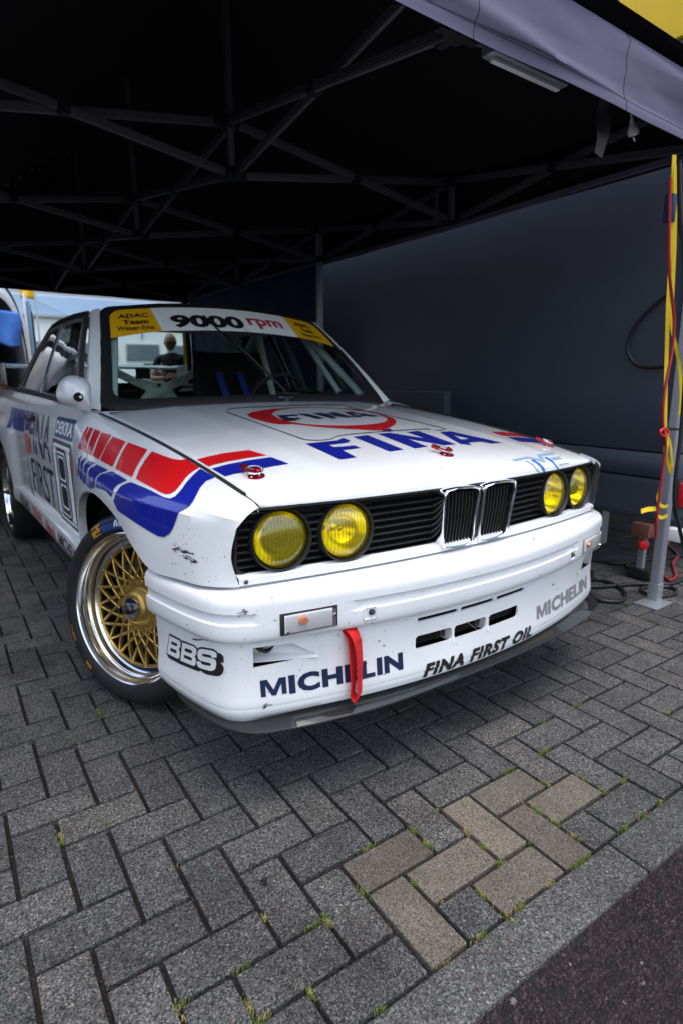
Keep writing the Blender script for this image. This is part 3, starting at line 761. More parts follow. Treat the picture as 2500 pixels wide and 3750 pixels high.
for x0, x1, z0, z1 in ((-.262, -.14, .353, .39), (-.127, -.008, .353, .39), (.013, .142, .353, .39)):
    bm = bmesh.new(); st = .011; k = 0
    x = x0 - (z1 - z0)
    while x < x1:
        for sg in (1, -1):
            a = (x, z0) if sg > 0 else (x, z1); b_ = (x + (z1 - z0), z1) if sg > 0 else (x + (z1 - z0), z0)
            tube_mesh(bm, [Vector((a[0], dy_(a[0]) + .052, a[1])), Vector((b_[0], dy_(b_[0]) + .052, b_[1]))], .0011, 4)
        x += st
    bobj('intake_mesh', bm, mesh_m, CAR)
for x in (-.1335, .0025):                     # fins between the intakes
    v = [(x - .004, dy_(x) + .034, .392), (x + .004, dy_(x) + .034, .392), (x - .004, dy_(x) + .020, .345), (x + .004, dy_(x) + .020, .345), (x - .004, dy_(x) + .07, .392), (x + .004, dy_(x) + .07, .392), (x - .004, dy_(x) + .07, .345), (x + .004, dy_(x) + .07, .345)]
    mobj('intake_fin', v, [(0, 1, 3, 2), (4, 6, 7, 5), (0, 2, 6, 4), (1, 5, 7, 3), (0, 4, 5, 1), (2, 3, 7, 6)], WHITE, CAR, False)
    v = [(x - .003, dy_(x) + .031, .353), (x + .003, dy_(x) + .031, .353), (x - .009, dy_(x) + .012, .333), (x + .009, dy_(x) + .012, .333), (x, dy_(x) + .030, .325)]
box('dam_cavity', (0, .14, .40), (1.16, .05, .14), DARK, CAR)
for s in S2:                                  # scooped brake ducts
    rr = []
    for k in range(7):
        q = k / 6; x = .688 - q * .150; dd = .075 * (1 - q) ** 1.0 + .030
        rr.append([Vector((s * x, dy_(x) + dd * (.55 if z < .40 else 1) + .0 , z)) for z in (.388 + .008 * q, .40, .425, .446)])
    patch_obj('brake_duct', rr, WHITE, CAR, flip=s > 0)
    v = [(s * .690, dy_(.69) + .028, .446), (s * .690, dy_(.69) + .028, .385), (s * .690, dy_(.69) + .11, .385), (s * .690, dy_(.69) + .11, .446)]
    mobj('brake_duct', v, [(0, 1, 2, 3)], WHITE, CAR, False)
    lathe('duct_hose', [(.024, 0), (.026, .004), (.024, .02), (.018, .022)], RUB, CAR, 24, axis_mtx((s * .645, dy_(.645) + .075, .432), (-s * .3, -1, 0)))
spl = [(0, -.054), (.1, -.053), (.2, -.050), (.31, -.046), (.4, -.038), (.5, -.022), (.58, -.005), (.64, .013), (.694, .033), (.730, .062), (.753, .098), (.767, .136), (.778, .19), (.786, .26), (.788, .33)]
sp = cr([(-x, y, 0) for x, y in spl[:0:-1]] + [(x, y, 0) for x, y in spl], 4)
V = []
for p in sp:
    n = Vector((p.x * .82, .20 + abs(p.x) * .25, 0))
    V += [Vector((n.x, max(n.y, p.y + .05), .244)), Vector((p.x, p.y + .0015, .2435)), Vector((p.x, p.y, .241)), Vector((p.x, p.y + .0005, .2365)), Vector((p.x, p.y + .004, .2345)), Vector((n.x, max(n.y, p.y + .05), .2345))]
mobj('splitter', V, grid_faces(len(sp), 6, True), CARB, CAR, sharp=60)
for s in S2:                                  # indicator lamps in the bumper
    I = bpy.data.objects.new('indicator_lamp', None); COL.objects.link(I); I.parent = CAR
    nrm = Vector((s * .24, -1, 0)).normalized(); ux = Vector((s * 1, .24, 0)).normalized(); uz = Vector((0, 0, 1)); cc = Vector((s * .569, dy_(.569) + .0005, .501))
    def ib(name, du, dz, su, sz, d, th, m, bev=.002, sk=0):
        bm = bmesh.new(); add_box(bm, (0, 0, 0), (su, sz, th), None, bev)
        for v in bm.verts: v.co = cc + ux * (du + v.co.x) + uz * (dz + v.co.y - (v.co.x + du) * .03) + nrm * (d + v.co.z)
        bmesh.ops.recalc_face_normals(bm, faces=bm.faces); return bobj(name, bm, m, I)
    ib('housing', 0, 0, .142, .054, -.004, .012, PLA if s < 0 else GREYV); ib('reflector', .002, 0, .118, .044, .0025, .002, mat('satin silver', (.85, .85, .86), .45, .3), .0005)
    bm = bmesh.new(); lathe_mesh(bm, [(0, .010), (.009, .009), (.012, .004), (.012, 0)], 20, axis_mtx(cc + ux * (.016 if s < 0 else -.03) + uz * .004 + nrm * .003, nrm)); bobj('bulb', bm, ORANGE, I)
    ib('lens', .0, 0, .122, .046, .0155, .004, CLENS, .0012)
    for du, dz in ((.058, -.014), (-.058, .012)): lathe('screw', [(0, .0205), (.0035, .020), (.0042, .017)], CHROME, I, 12, axis_mtx(cc + ux * du + uz * dz, nrm))
    # recessed pad with a towing bolt
    nb = Vector((s * .19, -1, 0)).normalized(); pb = Vector((s * .417, dy_(.417) - .0004, .494))
    bm = bmesh.new(); pr = rrect(-.018, .018, -.018, .018, .003, 2); pi = rrect(-.015, .015, -.015, .015, .002, 2); ub = Vector((s, .19, 0)).normalized()
    f3 = lambda x, z, d: pb + ub * x + Vector((0, 0, z)) - nb * d * -1
    v = [f3(x, z, .0006) for x, z in pr] + [f3(x, z, .0022) for x, z in pi] + [f3(x * .93, z * .93, -.004) for x, z in pi]
    n = len(pr); f = [(i, (i + 1) % n, n + (i + 1) % n, n + i) for i in range(n)] + [(n + i, n + (i + 1) % n, 2 * n + (i + 1) % n, 2 * n + i) for i in range(n)]
    mobj('bolt_pad', v, f, WHITE, CAR, sharp=30)
    B = lathe('tow_bolt', [(0, .010), (.004, .010), (.005, .008), (.005, .004), (.0085, .004), (.0085, .0005)], STEEL, CAR, 6, axis_mtx(pb + ub * -.004 + Vector((0, 0, .003)), nb), sharp=20)
# tow strap
def ribbon(name, path, wd, m, parent, side, thick=.0022):
    v = []; P = cr(path, 6)
    for i, p in enumerate(P):
        tg = (P[min(i + 1, len(P) - 1)] - P[max(i - 1, 0)]).normalized(); sd = Vector(side(i / (len(P) - 1)) if callable(side) else side).normalized(); n = tg.cross(sd).normalized() * thick / 2; sd = sd * wd / 2
        v += [p - sd + n, p + sd + n, p + sd - n, p - sd - n, p - sd + n]
    return mobj(name, v, grid_faces(len(P), 5), m, parent, sharp=50)
sx = -.458; sy = dy_(.458)
strap = ribbon('tow_strap', [(sx, sy + .05, .455), (sx + .002, sy + .012, .452), (sx + .006, sy - .004, .43), (sx + .013, sy - .006, .37), (sx + .014, sy - .004, .31), (sx + .012, sy - .006, .28), (sx + .010, sy + .002, .268), (sx + .006, sy + .010, .275), (sx + .005, sy + .008, .31), (sx + .004, sy + .010, .37), (sx + .002, sy + .014, .43), (sx, sy + .03, .452)], .036, STRAP, CAR, lambda q: (1, .25 + .5 * math.sin(q * 3.1), .06))
for zz in (.428, .421):
    v = []
    for i in range(13): v += [(sx + .0075 - .017 + .034 * i / 12 + (.43 - zz) * .1, sy - .0065 + .0105 * (i / 12 - .5), zz + (.002 if i % 2 else -.002)), (sx + .0075 - .017 + .034 * i / 12 + (.43 - zz) * .1, sy - .0065 + .0105 * (i / 12 - .5), zz + .0016 + (.002 if i % 2 else -.002))]
    mobj('stitching', v, grid_faces(13, 2), BLK, strap, False)
# ------------------------------------------------------------------ windscreen, pillars, roof
def ws(u, v, off=0.):
    xb = .665 * u; xt = .535 * u
    b_ = Vector((xb, 1.205 + .18 * xb * xb, .966 - .027 * xb * xb)); t_ = Vector((xt, 1.66 + .15 * xt * xt, 1.39 - .14 * xt * xt))
    return b_ + (t_ - b_) * v + Vector((0, -.6, .8)) * (.018 * 4 * v * (1 - v) + off)
gl = [[ws(-1 + 2 * i / 30, j / 16) for i in range(31)] for j in range(17)]
patch_obj('windscreen', gl, GLASS, CAR, sharp=80)
def uvring(u0, u1, v0, v1, r, ru): return [(x, y) for x, y in [((p[0]) , p[1]) for p in rrect(u0, u1, v0, v1, r, 6)]]
def ring_strip(o0, o1, name, m, fo, fi, parent=CAR, dens=4):
    A = []; B = []
    n = len(o0)
    for i in range(n):
        for k in range(dens):
            q = k / dens; A.append((o0[i][0] + (o0[(i + 1) % n][0] - o0[i][0]) * q, o0[i][1] + (o0[(i + 1) % n][1] - o0[i][1]) * q)); B.append((o1[i][0] + (o1[(i + 1) % n][0] - o1[i][0]) * q, o1[i][1] + (o1[(i + 1) % n][1] - o1[i][1]) * q))
    v = []; N = len(A)
    for a, b_ in zip(A, B):
        v += [fo(*a), (fo(*a) + fi(*b_)) / 2 + Vector((0, -.6, .8)) * .006, fi(*b_)]
    f = []
    for i in range(N):
        j = (i + 1) % N
        for k in range(2): f.append((i * 3 + k, i * 3 + k + 1, j * 3 + k + 1, j * 3 + k))
    return mobj(name, v, f, m, parent, sharp=60)
ring_strip(rrect(-1.035, 1.035, -.03, 1.045, .08, 6), rrect(-.965, .965, .045, .975, .09, 6), 'windscreen_seal', RUB, lambda u, v: ws(u, v, .0), lambda u, v: ws(u, v, .003), dens=5)
# cowl between bonnet and windscreen
rows = []
for k in range(5):
    q = k / 4; r = []
    for u in us:
        a = hood_pt(1, u) + Vector((0, .006, -.004)); b_ = ws(u * 1.04, -.03) + Vector((0, .01, -.004)); p = a.lerp(b_, q); p.z -= .006 * math.sin(math.pi * q); r.append(p)
    rows.append(r)
cowl = patch_obj('cowl', rows, WHITE, CAR)
for s in S2:
    # cowl corner, pillar
    inn = cr([ws(s * 1.03, -.03), ws(s * 1.03, .25), ws(s * 1.03, .5), ws(s * 1.03, .75), ws(s * 1.03, 1.03)], 4)
    out = cr([(s * .737, 1.292, .944), (s * .703, 1.40, 1.045), (s * .664, 1.515, 1.150), (s * .624, 1.63, 1.252), (s * .588, 1.742, 1.334)], 4)
    rows = []
    for a, b_ in zip(inn, out): rows.append([a, a.lerp(b_, .35) + Vector((s * .004, -.006, .006)), a.lerp(b_, .75) + Vector((s * .006, -.005, .005)), b_, b_ + Vector((-s * .004, .012, -.006))])
    patch_obj('pillar', rows, WHITE, CAR, flip=s < 0)
    v = [hood_pt(1, s) + Vector((s * .002, .004, -.004)), ws(s * 1.03, -.03), Vector((s * .711, 1.283, .941)), Vector((s * .737, 1.292, .944)), Vector((s * .707, 1.238, .933))]
    mobj('cowl_corner', v, [(0, 1, 4), (1, 2, 4), (1, 3, 2)] if s > 0 else [(4, 1, 0), (4, 2, 1), (2, 3, 1)], WHITE, CAR)
ry = [1.672, 1.80, 1.95, 2.15, 2.35, 2.52, 2.66, 2.72]; rzc = [1.397, 1.406, 1.412, 1.413, 1.408, 1.398, 1.383, 1.372]; rzr = [1.345, 1.342, 1.347, 1.349, 1.345, 1.337, 1.325, 1.318]
rows = []
for y, zc, zr in zip(ry, rzc, rzr):
    r = []
    for i in range(33):
        u = -1 + i / 16; xx = u * (.590 if y > 1.7 else .556); yy = y + (.15 * xx * xx if y < 1.7 else .06 * (1 - (y - 1.7)) * xx * xx)
        r.append(Vector((xx, yy, zc - (zc - zr) * abs(u) ** 2.6)))
    rows.append(r)
rr = [cr([r[i] for r in rows], 4) for i in range(33)]
roof = patch_obj('roof', rr, WHITE, CAR, flip=True, sharp=60)
# rear screen, boot, tail
def rs(u, v):
    b_ = Vector((.60 * u, 3.16 + .0 - .06 * u * u, 1.03 - .02 * u * u)); t_ = Vector((.53 * u, 2.72 - .05 * u * u, 1.372 - .05 * u * u)); return b_ + (t_ - b_) * v + Vector((0, .6, .8)) * (.012 * 4 * v * (1 - v))
patch_obj('rear_window', [[rs(-1 + 2 * i / 16, j / 8) for i in range(17)] for j in range(9)], GLASS, CAR, flip=True)
rows = []
for y, z, xx in ((3.12, 1.035, .66), (3.3, 1.035, .665), (3.7, 1.025, .665), (4.05, 1.01, .66), (4.12, .985, .66), (4.15, .80, .66), (4.16, .62, .66)):
    rows.append([Vector((xx * u, y - .05 * u * u, z - .025 * abs(u) ** 3)) for u in [-1 + i / 10 for i in range(21)]])
patch_obj('boot_lid', rows, WHITE, CAR, sharp=40)
# flanks: doors and quarters
def zb(y): return lin(y, [(1.28, .944), (2.2, .978), (3.1, .994), (4.2, .985)])
def flank(y, lo):
    fl_ = max(0., 1 - abs((y - 3.36) / .62) ** 3) if 2.72 < y < 4.0 else 0.
    tl = max(0., (y - 3.9) / .3) * .06
    return [(.738 - tl, y, zb(y)), (.776 - tl, y, zb(y) - .055), (.799 + .016 * fl_ - tl, y, .812), (.806 + .036 * fl_ - tl, y, .775), (.806 + .044 * fl_ - tl, y, .67 if lo < .5 else .735 + (lo - .71)), (.804 + .046 * fl_ - tl, y if lo < .5 else y, max(.50, lo + .02) if lo < .5 else lo + .008), (.792 + .058 * fl_ - tl, y, lo)]
def arch_z(y):
    d = abs(y - 3.36)
    return .40 if d > .43 else .30 + .415 * math.sqrt(max(0, 1 - (d / .43) ** 2.6))
for s in S2:
    st = [[Vector((s * p[0], p[1], p[2])) for p in flank(y, .43)] for y in [1.288 + 1.13 * i / 10 for i in range(11)]]
    D = patch_obj('door', patch(st, 3, 5, creases=(2, 5)), WHITE, CAR, flip=s > 0, sharp=30)
    ys = [2.424, 2.6, 2.75, 2.86, 2.925, 2.935, 2.95, 2.98, 3.03, 3.1, 3.2, 3.3, 3.36, 3.45, 3.55, 3.63, 3.70, 3.745, 3.775, 3.785, 3.80, 3.9, 4.05, 4.16]
    st = [[Vector((s * p[0], p[1], p[2])) for p in flank(y, arch_z(y) if abs(y - 3.36) < .43 else .40)] for y in ys]
    Q = patch_obj('rear_quarter', patch(st, 2, 4, creases=(2,)), WHITE, CAR, flip=s > 0, sharp=30)
    if s < 0: doorR, quartR = D, Q
    wings[s * 10] = D
    H = box('door_handle', (s * .806, 2.22, .873), (.018, .16, .028), BLK, D, None, .006)
    v = []; n = 18
    for i in range(n + 1):
        a = math.pi * i / n; v += [(s * .83, 3.36 - .44 * math.cos(a), .28 + .44 * math.sin(a)), (s * .45, 3.36 - .44 * math.cos(a), .30 + .44 * math.sin(a))]
    mobj('wheel_housing', v, grid_faces(n + 1, 2, s > 0), DARK, CAR)
    # sill skirt
    st = []
    for y in [1.20 + (2.92 - 1.20) * i / 12 for i in range(13)]:
        e = .012 * math.exp(-((y - 1.2) / .12) ** 2) + .012 * math.exp(-((y - 2.92) / .12) ** 2)
        st.append([Vector((s * (p[0] + e), y, p[1])) for p in ((.790, .452), (.806, .446), (.822, .432), (.826, .40), (.822, .352), (.808, .334), (.70, .33))])
    SK = patch_obj('sill', patch(st, 2, 3, creases=(2, 5)), WHITE, CAR, flip=s > 0, sharp=30)
    if s < 0: sillR = SK
    # window frame, glass
    xs_ = lambda z, o=0.: .738 + o - (z - .95) / .385 * .150 - .012 * (4 * ((z - .95) / .385) * (1 - (z - .95) / .385) if .95 < z < 1.335 else 0) * -1
    frame = [(1.292, .946), (1.40, 1.052), (1.515, 1.158), (1.63, 1.260), (1.742, 1.342), (2.0, 1.352), (2.3, 1.352), (2.55, 1.342), (2.66, 1.32), (2.76, 1.26), (2.90, 1.14), (3.06, .998), (2.2, .980)]
    g1 = [(1.42, .965), (1.50, 1.062), (1.60, 1.158), (1.70, 1.25), (1.775, 1.305), (1.80, 1.317), (2.0, 1.325), (2.262, 1.326), (2.20, .992)]
    g2 = [(2.262, .995), (2.318, 1.326), (2.50, 1.318), (2.58, 1.302), (2.66, 1.25), (2.80, 1.13), (2.90, 1.03), (2.91, 1.015), (2.89, 1.008)]
    def sidemesh(name, polys, m, off):
        bm = flat_poly(polys); cut_grid(bm, .12)
        for v in bm.verts: y, z = v.co.x, v.co.y; v.co = Vector((s * xs_(z, off), y, z))
        bm.normal_update()
        for f in bm.faces:
            if f.normal.x * s < 0: f.normal_flip()
        return bobj(name, bm, m, CAR, sharp=60)
    sidemesh('window_frame', [frame, g1, g2], RUB, .004)
    sidemesh('side_window', [g1], SGLASS, .001); sidemesh('quarter_window', [g2], SGLASS, .001)
    for nm, gg in (('window_trim', g1), ('window_trim', g2)):
        tube(nm, [Vector((s * xs_(z, .006), y, z)) for y, z in gg], .0055, TRIM, CAR, 6, True)
    tube('gutter', [Vector((s * .592, y, z + .004)) for y, z in ((1.742, 1.337), (2.0, 1.347), (2.3, 1.348), (2.55, 1.338), (2.66, 1.318))], .007, RUB, CAR, 6)
    tube('belt_trim', [Vector((s * .744, y, zb(y) + .006)) for y in (1.30, 1.6, 2.0, 2.5, 3.05)], .010, RUB, CAR, 6)
    # rear pillar
    rows = []
    for k in range(7):
        q = k / 6
        a = Vector((s * xs_(1.32 - .33 * q), 2.64 + .46 * q, 1.335 - .335 * q)); b_ = rs(s * 1.0, 1 - q); rows.append([a, a.lerp(b_, .35) + Vector((s * .012, .02, .006)), a.lerp(b_, .7) + Vector((s * .006, .02, .008)), b_])
    patch_obj('rear_pillar', rows, WHITE, CAR, flip=s < 0)
    v = [(s * .738, 3.05, .994), (s * .66, 3.10, 1.02), (s * .70, 4.1, .985), (s * .655, 4.08, .99), (s * .735, 3.5, .99), (s * .665, 3.5, 1.008)]
    mobj('shoulder', v, [(0, 1, 5, 4), (4, 5, 3, 2)] if s < 0 else [(4, 5, 1, 0), (2, 3, 5, 4)], WHITE, CAR)
    # mirror, on the near side only
    if s > 0: continue
    Mi = bpy.data.objects.new('door_mirror', None); COL.objects.link(Mi); Mi.parent = CAR
    ol = [(405, 880), (409, 832), (434, 778), (474, 743), (520, 733), (570, 745), (610, 770), (630, 800), (634, 870), (634, 950), (630, 1002), (604, 990), (560, 975), (500, 963), (448, 942), (415, 912)]
    O3 = []
    for p in cr([(*c3(*q), 0) for q in ol], 3, True):
        d = px(p.x, p.y); O3.append(CAM + d * ((1.25 - CAM.y) / d.y))
    mc = sum(O3, Vector((0, 0, 0))) / len(O3); bm = bmesh.new(); rings = []
    for k in range(13):
        a_ = math.pi / 2 * k / 12; r_k = math.cos(a_); dep = .125 * math.sin(a_)
        if k == 12: rings.append([bm.verts.new(mc + Vector((.004, -dep, 0)))]); continue
        rings.append([bm.verts.new(mc + (p - mc) * (r_k * (1 + .02 * math.sin(a_ * 2))) + Vector((.004 * math.sin(a_), -dep, 0))) for p in O3])
    n = len(O3)
    back = [bm.verts.new(p + (mc - p) * .06 + Vector((0, .018, 0))) for p in O3]
    for A, B in zip([back] + rings[:-2], rings[:-1]):
        for k in range(n): bm.faces.new((A[k], A[(k + 1) % n], B[(k + 1) % n], B[k]))
    for k in range(n): bm.faces.new((rings[-2][k], rings[-2][(k + 1) % n], rings[-1][0]))
    bm.faces.new(back[::-1]); bmesh.ops.recalc_face_normals(bm, faces=bm.faces)
    shell = bobj('shell', bm, WHITE, Mi, sharp=50)
    rows = []
    for k in range(6):
        q = k / 5; rows.append([Vector((s * (.79 - .052 * q), 1.17 + .10 * q, .965 - .012 * q)), Vector((s * (.79 - .052 * q), 1.185 + .10 * q, 1.03 - .03 * q)), Vector((s * (.79 - .052 * q), 1.26 + .11 * q, 1.02 - .03 * q)), Vector((s * (.79 - .052 * q), 1.25 + .11 * q, .962 - .014 * q)), Vector((s * (.79 - .052 * q), 1.17 + .10 * q, .965 - .012 * q))])
    patch_obj('arm', rows, WHITE, Mi)
    hl, hn, _i, _d = BVHTree.FromPolygons([v.co.copy() for v in shell.data.vertices], [tuple(p.vertices) for p in shell.data.polygons]).ray_cast(CAM, px(*c3(566, 893)).normalized())
    lathe('cooling_hole', [(0, .0015), (.0105, .0015), (.0125, .0035), (.015, .003), (.017, -.003)], DARK, Mi, 24, axis_mtx(hl - hn * .001, (hn + Vector((.15, -.5, 0))).normalized()))
# wing and rear bumper
RW = bpy.data.objects.new('rear_spoiler', None); COL.objects.link(RW); RW.parent = CAR
bm = bmesh.new(); add_box(bm, (0, 4.06, 1.16), (1.36, .20, .018), Matrix.Rotation(R_(6), 3, 'X'), .006); bobj('blade', bm, WHITE, RW)
for s in S2: box('end_plate', (s * .69, 4.05, 1.10), (.012, .24, .16), GREYV, RW, None, .004)
rows = []
for z, o in ((.60, .03), (.58, 0), (.50, -.01), (.42, 0), (.38, .05)):
    rows.append([Vector((x, 4.20 - .12 * abs(x / .8) ** 4 - o, z)) for x in [-.82 + 1.64 * i / 24 for i in range(25)]])
patch_obj('rear_bumper', rows, WHITE, CAR, flip=True)
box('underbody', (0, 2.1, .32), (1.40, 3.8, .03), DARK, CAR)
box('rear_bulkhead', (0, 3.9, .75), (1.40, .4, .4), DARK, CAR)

# ------------------------------------------------------------------ wheels
def wheel_meshes():
    d = {}
    def keep(k, bm, m, sharp=35):
        bmesh.ops.recalc_face_normals(bm, faces=bm.faces); me = bpy.data.meshes.new(k); bm.to_mesh(me); bm.free(); me.materials.append(m)
        me.polygons.foreach_set('use_smooth', [True] * len(me.polygons)); me.set_sharp_from_angle(angle=R_(sharp)); d[k] = me
    RT, RL = .3225, .250                      # local z = outward, lip plane at z = 0
    bm = bmesh.new(); lathe_mesh(bm, [(.243, -.004), (.252, .006), (.268, .012), (.288, .011), (.304, .002), (.313, -.012), (.3195, -.034), (RT, -.07), (RT, -.18), (.317, -.21), (.30, -.238), (.25, -.245)], 96); keep('tyre', bm, TYRE, 50)
    bm = bmesh.new(); lathe_mesh(bm, [(.246, -.012), (.2505, -.002), (.2500, .004), (.2465, .006), (.2425, .003), (.240, -.006), (.2365, -.014), (.2345, -.017), (.2335, -.030), (.230, -.034), (.2265, -.036), (.225, -.052), (.217, -.058), (.204, -.060), (.2035, -.10), (.20, -.20)], 96); keep('rim_lip', bm, ALU, 30)
    N = 20; bm = bmesh.new()
    def zf(r): return lin(r, [(.06, -.052), (.10, -.040), (.15, -.040), (.19, -.046), (.21, -.052)])
    def spoke(pts, wd, th):
        L, Rr = [], []
        for i, (r, a) in enumerate(pts):
            p = Vector((r * math.cos(a), r * math.sin(a), zf(r))); r0, a0 = pts[max(i - 1, 0)]; r1, a1 = pts[min(i + 1, len(pts) - 1)]
            tg = Vector((r1 * math.cos(a1) - r0 * math.cos(a0), r1 * math.sin(a1) - r0 * math.sin(a0), 0)).normalized(); sd = Vector((-tg.y, tg.x, 0)) * wd / 2
            L.append([bm.verts.new(q) for q in (p - sd + Vector((0, 0, -.0015)), p - sd * .6, p + sd * .6, p + sd + Vector((0, 0, -.0015)), p + sd + Vector((0, 0, -th)), p - sd + Vector((0, 0, -th)))])
        for A, B in zip(L, L[1:]):
            for k in range(6): bm.faces.new((A[k], A[(k + 1) % 6], B[(k + 1) % 6], B[k]))
    st = 2 * math.pi / N
    for k in range(N):
        for sg in (1, -1):
            a = (k + .5) * st; p0 = Vector((.203 * math.cos(a), .203 * math.sin(a), 0)); a2 = a + sg * 2.0 * st; p1 = Vector((.072 * math.cos(a2), .080 * math.sin(a2), 0))
            spoke([((p0.lerp(p1, q / 6)).length, math.atan2(p0.lerp(p1, q / 6).y, p0.lerp(p1, q / 6).x)) for q in range(7)], .0082, .014)
    keep('spokes', bm, GOLD, 30)
    bm = bmesh.new(); lathe_mesh(bm, [(.2065, -.0575), (.2065, -.050), (.2035, -.0475), (.1975, -.047), (.1955, -.050), (.1955, -.058)], 80); keep('rim_flange', bm, GOLD, 30)
    bm = bmesh.new(); lathe_mesh(bm, [(.082, -.060), (.082, -.050), (.078, -.046), (.064, -.044), (.060, -.040), (.052, -.022), (.046, -.017), (.040, -.015), (.034, -.015)], 60)
    for k in range(10): 
        a = 2 * math.pi * k / 10; add_box(bm, (.084 * math.cos(a), .084 * math.sin(a), -.054), (.026, .026, .022), Matrix.Rotation(a, 3, 'Z'), .003)
    keep('hub_cone', bm, GOLD, 30)
    bm = bmesh.new(); lathe_mesh(bm, [(.034, -.013), (.034, -.009), (.018, -.007), (.018, -.008)], 40); keep('hub_washer', bm, ALU)
    bm = bmesh.new(); lathe_mesh(bm, [(.019, -.008), (.019, .008), (.0165, .011), (.011, .011)], 6); lathe_mesh(bm, [(.0115, .008), (.0115, .026), (.013, .026), (.013, .030), (.0105, .031), (.0085, .031), (.0085, .012), (0, .012)], 24); keep('wheel_nut', bm, STEEL, 30)
    bm = bmesh.new(); lathe_mesh(bm, [(0, .004), (.0028, .0032), (.0042, 0), (.0042, -.002)], 8); keep('rim_bolt', bm, ALU)
    bm = bmesh.new(); lathe_mesh(bm, [(0, .0045), (.0036, .0036), (.0052, 0), (.0052, -.002)], 8); keep('hub_bolt', bm, GOLD)
    bm = bmesh.new(); lathe_mesh(bm, [(.165, -.095), (.165, -.105), (.06, -.105), (.06, -.095)], 60, None, True); keep('brake_disc', bm, STEEL)
    bm = bmesh.new()
    for k in range(40): add_box(bm, (.196 * math.cos(k * 2 * math.pi / 40), .196 * math.sin(k * 2 * math.pi / 40), -.13), (.004, .004, .13))
    lathe_mesh(bm, [(.203, -.062), (.199, -.20)], 60); keep('rim_barrel', bm, STEEL)
    bm = bmesh.new(); lathe_mesh(bm, [(.2415, -.0050), (.2385, -.0120)], 96); keep('red_pinstripe', bm, PINK)
    return d
WM = wheel_meshes()
def wheel(name, c, axis):
    W = bpy.data.objects.new(name, None); COL.objects.link(W); W.parent = CAR; W.matrix_local = axis_mtx(c, axis)
    for k, me in WM.items():
        n = {'rim_bolt': 20, 'hub_bolt': 10}.get(k, 1); r = .2015 if k == 'rim_bolt' else .094
        for q in range(n):
            o = bpy.data.objects.new(k, me); COL.objects.link(o); o.parent = W
            if n > 1: a = 2 * math.pi * (q + .5) / n; o.location = (r * math.cos(a), r * math.sin(a), -.0475 if n == 20 else -.042)
    return W
yw = R_(25.8); cb_ = R_(8.0)
axr = Vector((-math.cos(yw) * math.cos(cb_), -math.sin(yw) * math.cos(cb_), math.sin(cb_)))
FW = wheel('wheel', (-.779, .776, .329), axr)
wheel('wheel', (.779, .776, .329), Vector((math.cos(yw), math.sin(yw), .03)))
wheel('wheel', (-.822, 3.36, .327), Vector((-1, 0, .02))); wheel('wheel', (.822, 3.36, .327), Vector((1, 0, .02)))
# print on the front tyre, laid out round its sidewall (axis frame: x horizontal, y up)
def tyre_print(name, bm, r0, r1, a0, a1, m):
    cut_grid(bm, .06, .5)
    for v in bm.verts:
        r = r0 + (r1 - r0) * v.co.y; a = a0 + (a1 - a0) * v.co.x; z = lin(r, [(.243, -.004), (.252, .006), (.268, .012), (.288, .011), (.304, .002), (.313, -.012)])
        v.co = Vector((r * math.cos(a), r * math.sin(a), z + .0012))
    bm.normal_update()
    for f in bm.faces:
        if f.normal.z < 0: f.normal_flip()
    return bobj(name, bm, m, FW, sharp=80)
sq = lambda: flat_poly([[(0, 0), (1, 0), (1, 1), (0, 1)]])
tyre_print('tyre_band', sq(), .262, .300, R_(118), R_(60), mat('tyre blue print', (.015, .05, .20), .6))
tyre_print('tyre_band', sq(), .262, .300, R_(127), R_(118.2), mat('tyre yellow print', (.42, .19, .01), .6))
tyre_print('tyre_lettering', text_bm('MICHELIN', 1, .02, .15), .269, .292, R_(104), R_(64), WHV)
tyre_print('tyre_lettering', text_bm('S8M+L5', 1, .01), .275, .285, R_(213), R_(201), MAT['tyre yellow print'])
tyre_print('tyre_patch', sq(), .272, .284, R_(236), R_(230), MAT['tyre yellow print'])
for k in range(7): tyre_print('tyre_patch_bar', sq(), .273, .283, R_(235.4 - k * .7), R_(235.1 - k * .7), BLK)
# ------------------------------------------------------------------ interior
INT = bpy.data.objects.new('interior', None); COL.objects.link(INT); INT.parent = CAR
bm = bmesh.new(); add_box(bm, (0, 1.50, .88), (1.28, .42, .14), None, .03); add_box(bm, (.36, 1.58, .945), (.40, .20, .07), None, .03); bobj('dashboard', bm, SEAT, INT)
box('floor_pan', (0, 2.2, .37), (1.35, 1.9, .04), SEAT, INT)
box('rear_shelf', (0, 3.02, .96), (1.2, .24, .03), SEAT, INT)
def seat(x):
    rows = []
    for k in range(9):
        q = k / 8; z = .5 + .72 * q; y = 2.25 + .18 * q; wdt = .24 - .05 * max(0, q - .6) / .4
        rows.append([Vector((x + wdt * u, y - .10 * abs(u) ** 3 + .02, z)) for u in [-1 + i / 4 for i in range(9)]])
    o = patch_obj('seat', rows, SEAT, INT, thick=.04); return o
seat(.35)
lathe('steering_wheel', [(.165, -.013), (.178, 0), (.165, .013), (.152, 0)], SEAT, INT, 36, axis_mtx((.35, 1.78, .93), (0, 1, .45)), True)
for x in (.28, .42): tube('harness', [(x, 2.20, .55), (x, 2.22, .9), (x * .99, 2.36, 1.10), (x, 2.8, .95)], .022, BELT, INT, 6, flat=(1, .15))
for s in S2:
    tube('cage_tube', [(s * .52, 1.72, 1.315), (s * .52, 1.78, 1.325), (s * .52, 2.30, 1.335)], .021, MINT, INT, 12)
    tube('cage_tube', [(s * .62, 2.30, .40), (s * .62, 2.30, .95), (s * .52, 2.30, 1.335)], .021, MINT, INT, 12)
    tube('cage_tube', [(s * .52, 2.32, 1.33), (s * .54, 3.05, .80)], .020, MINT, INT, 12)
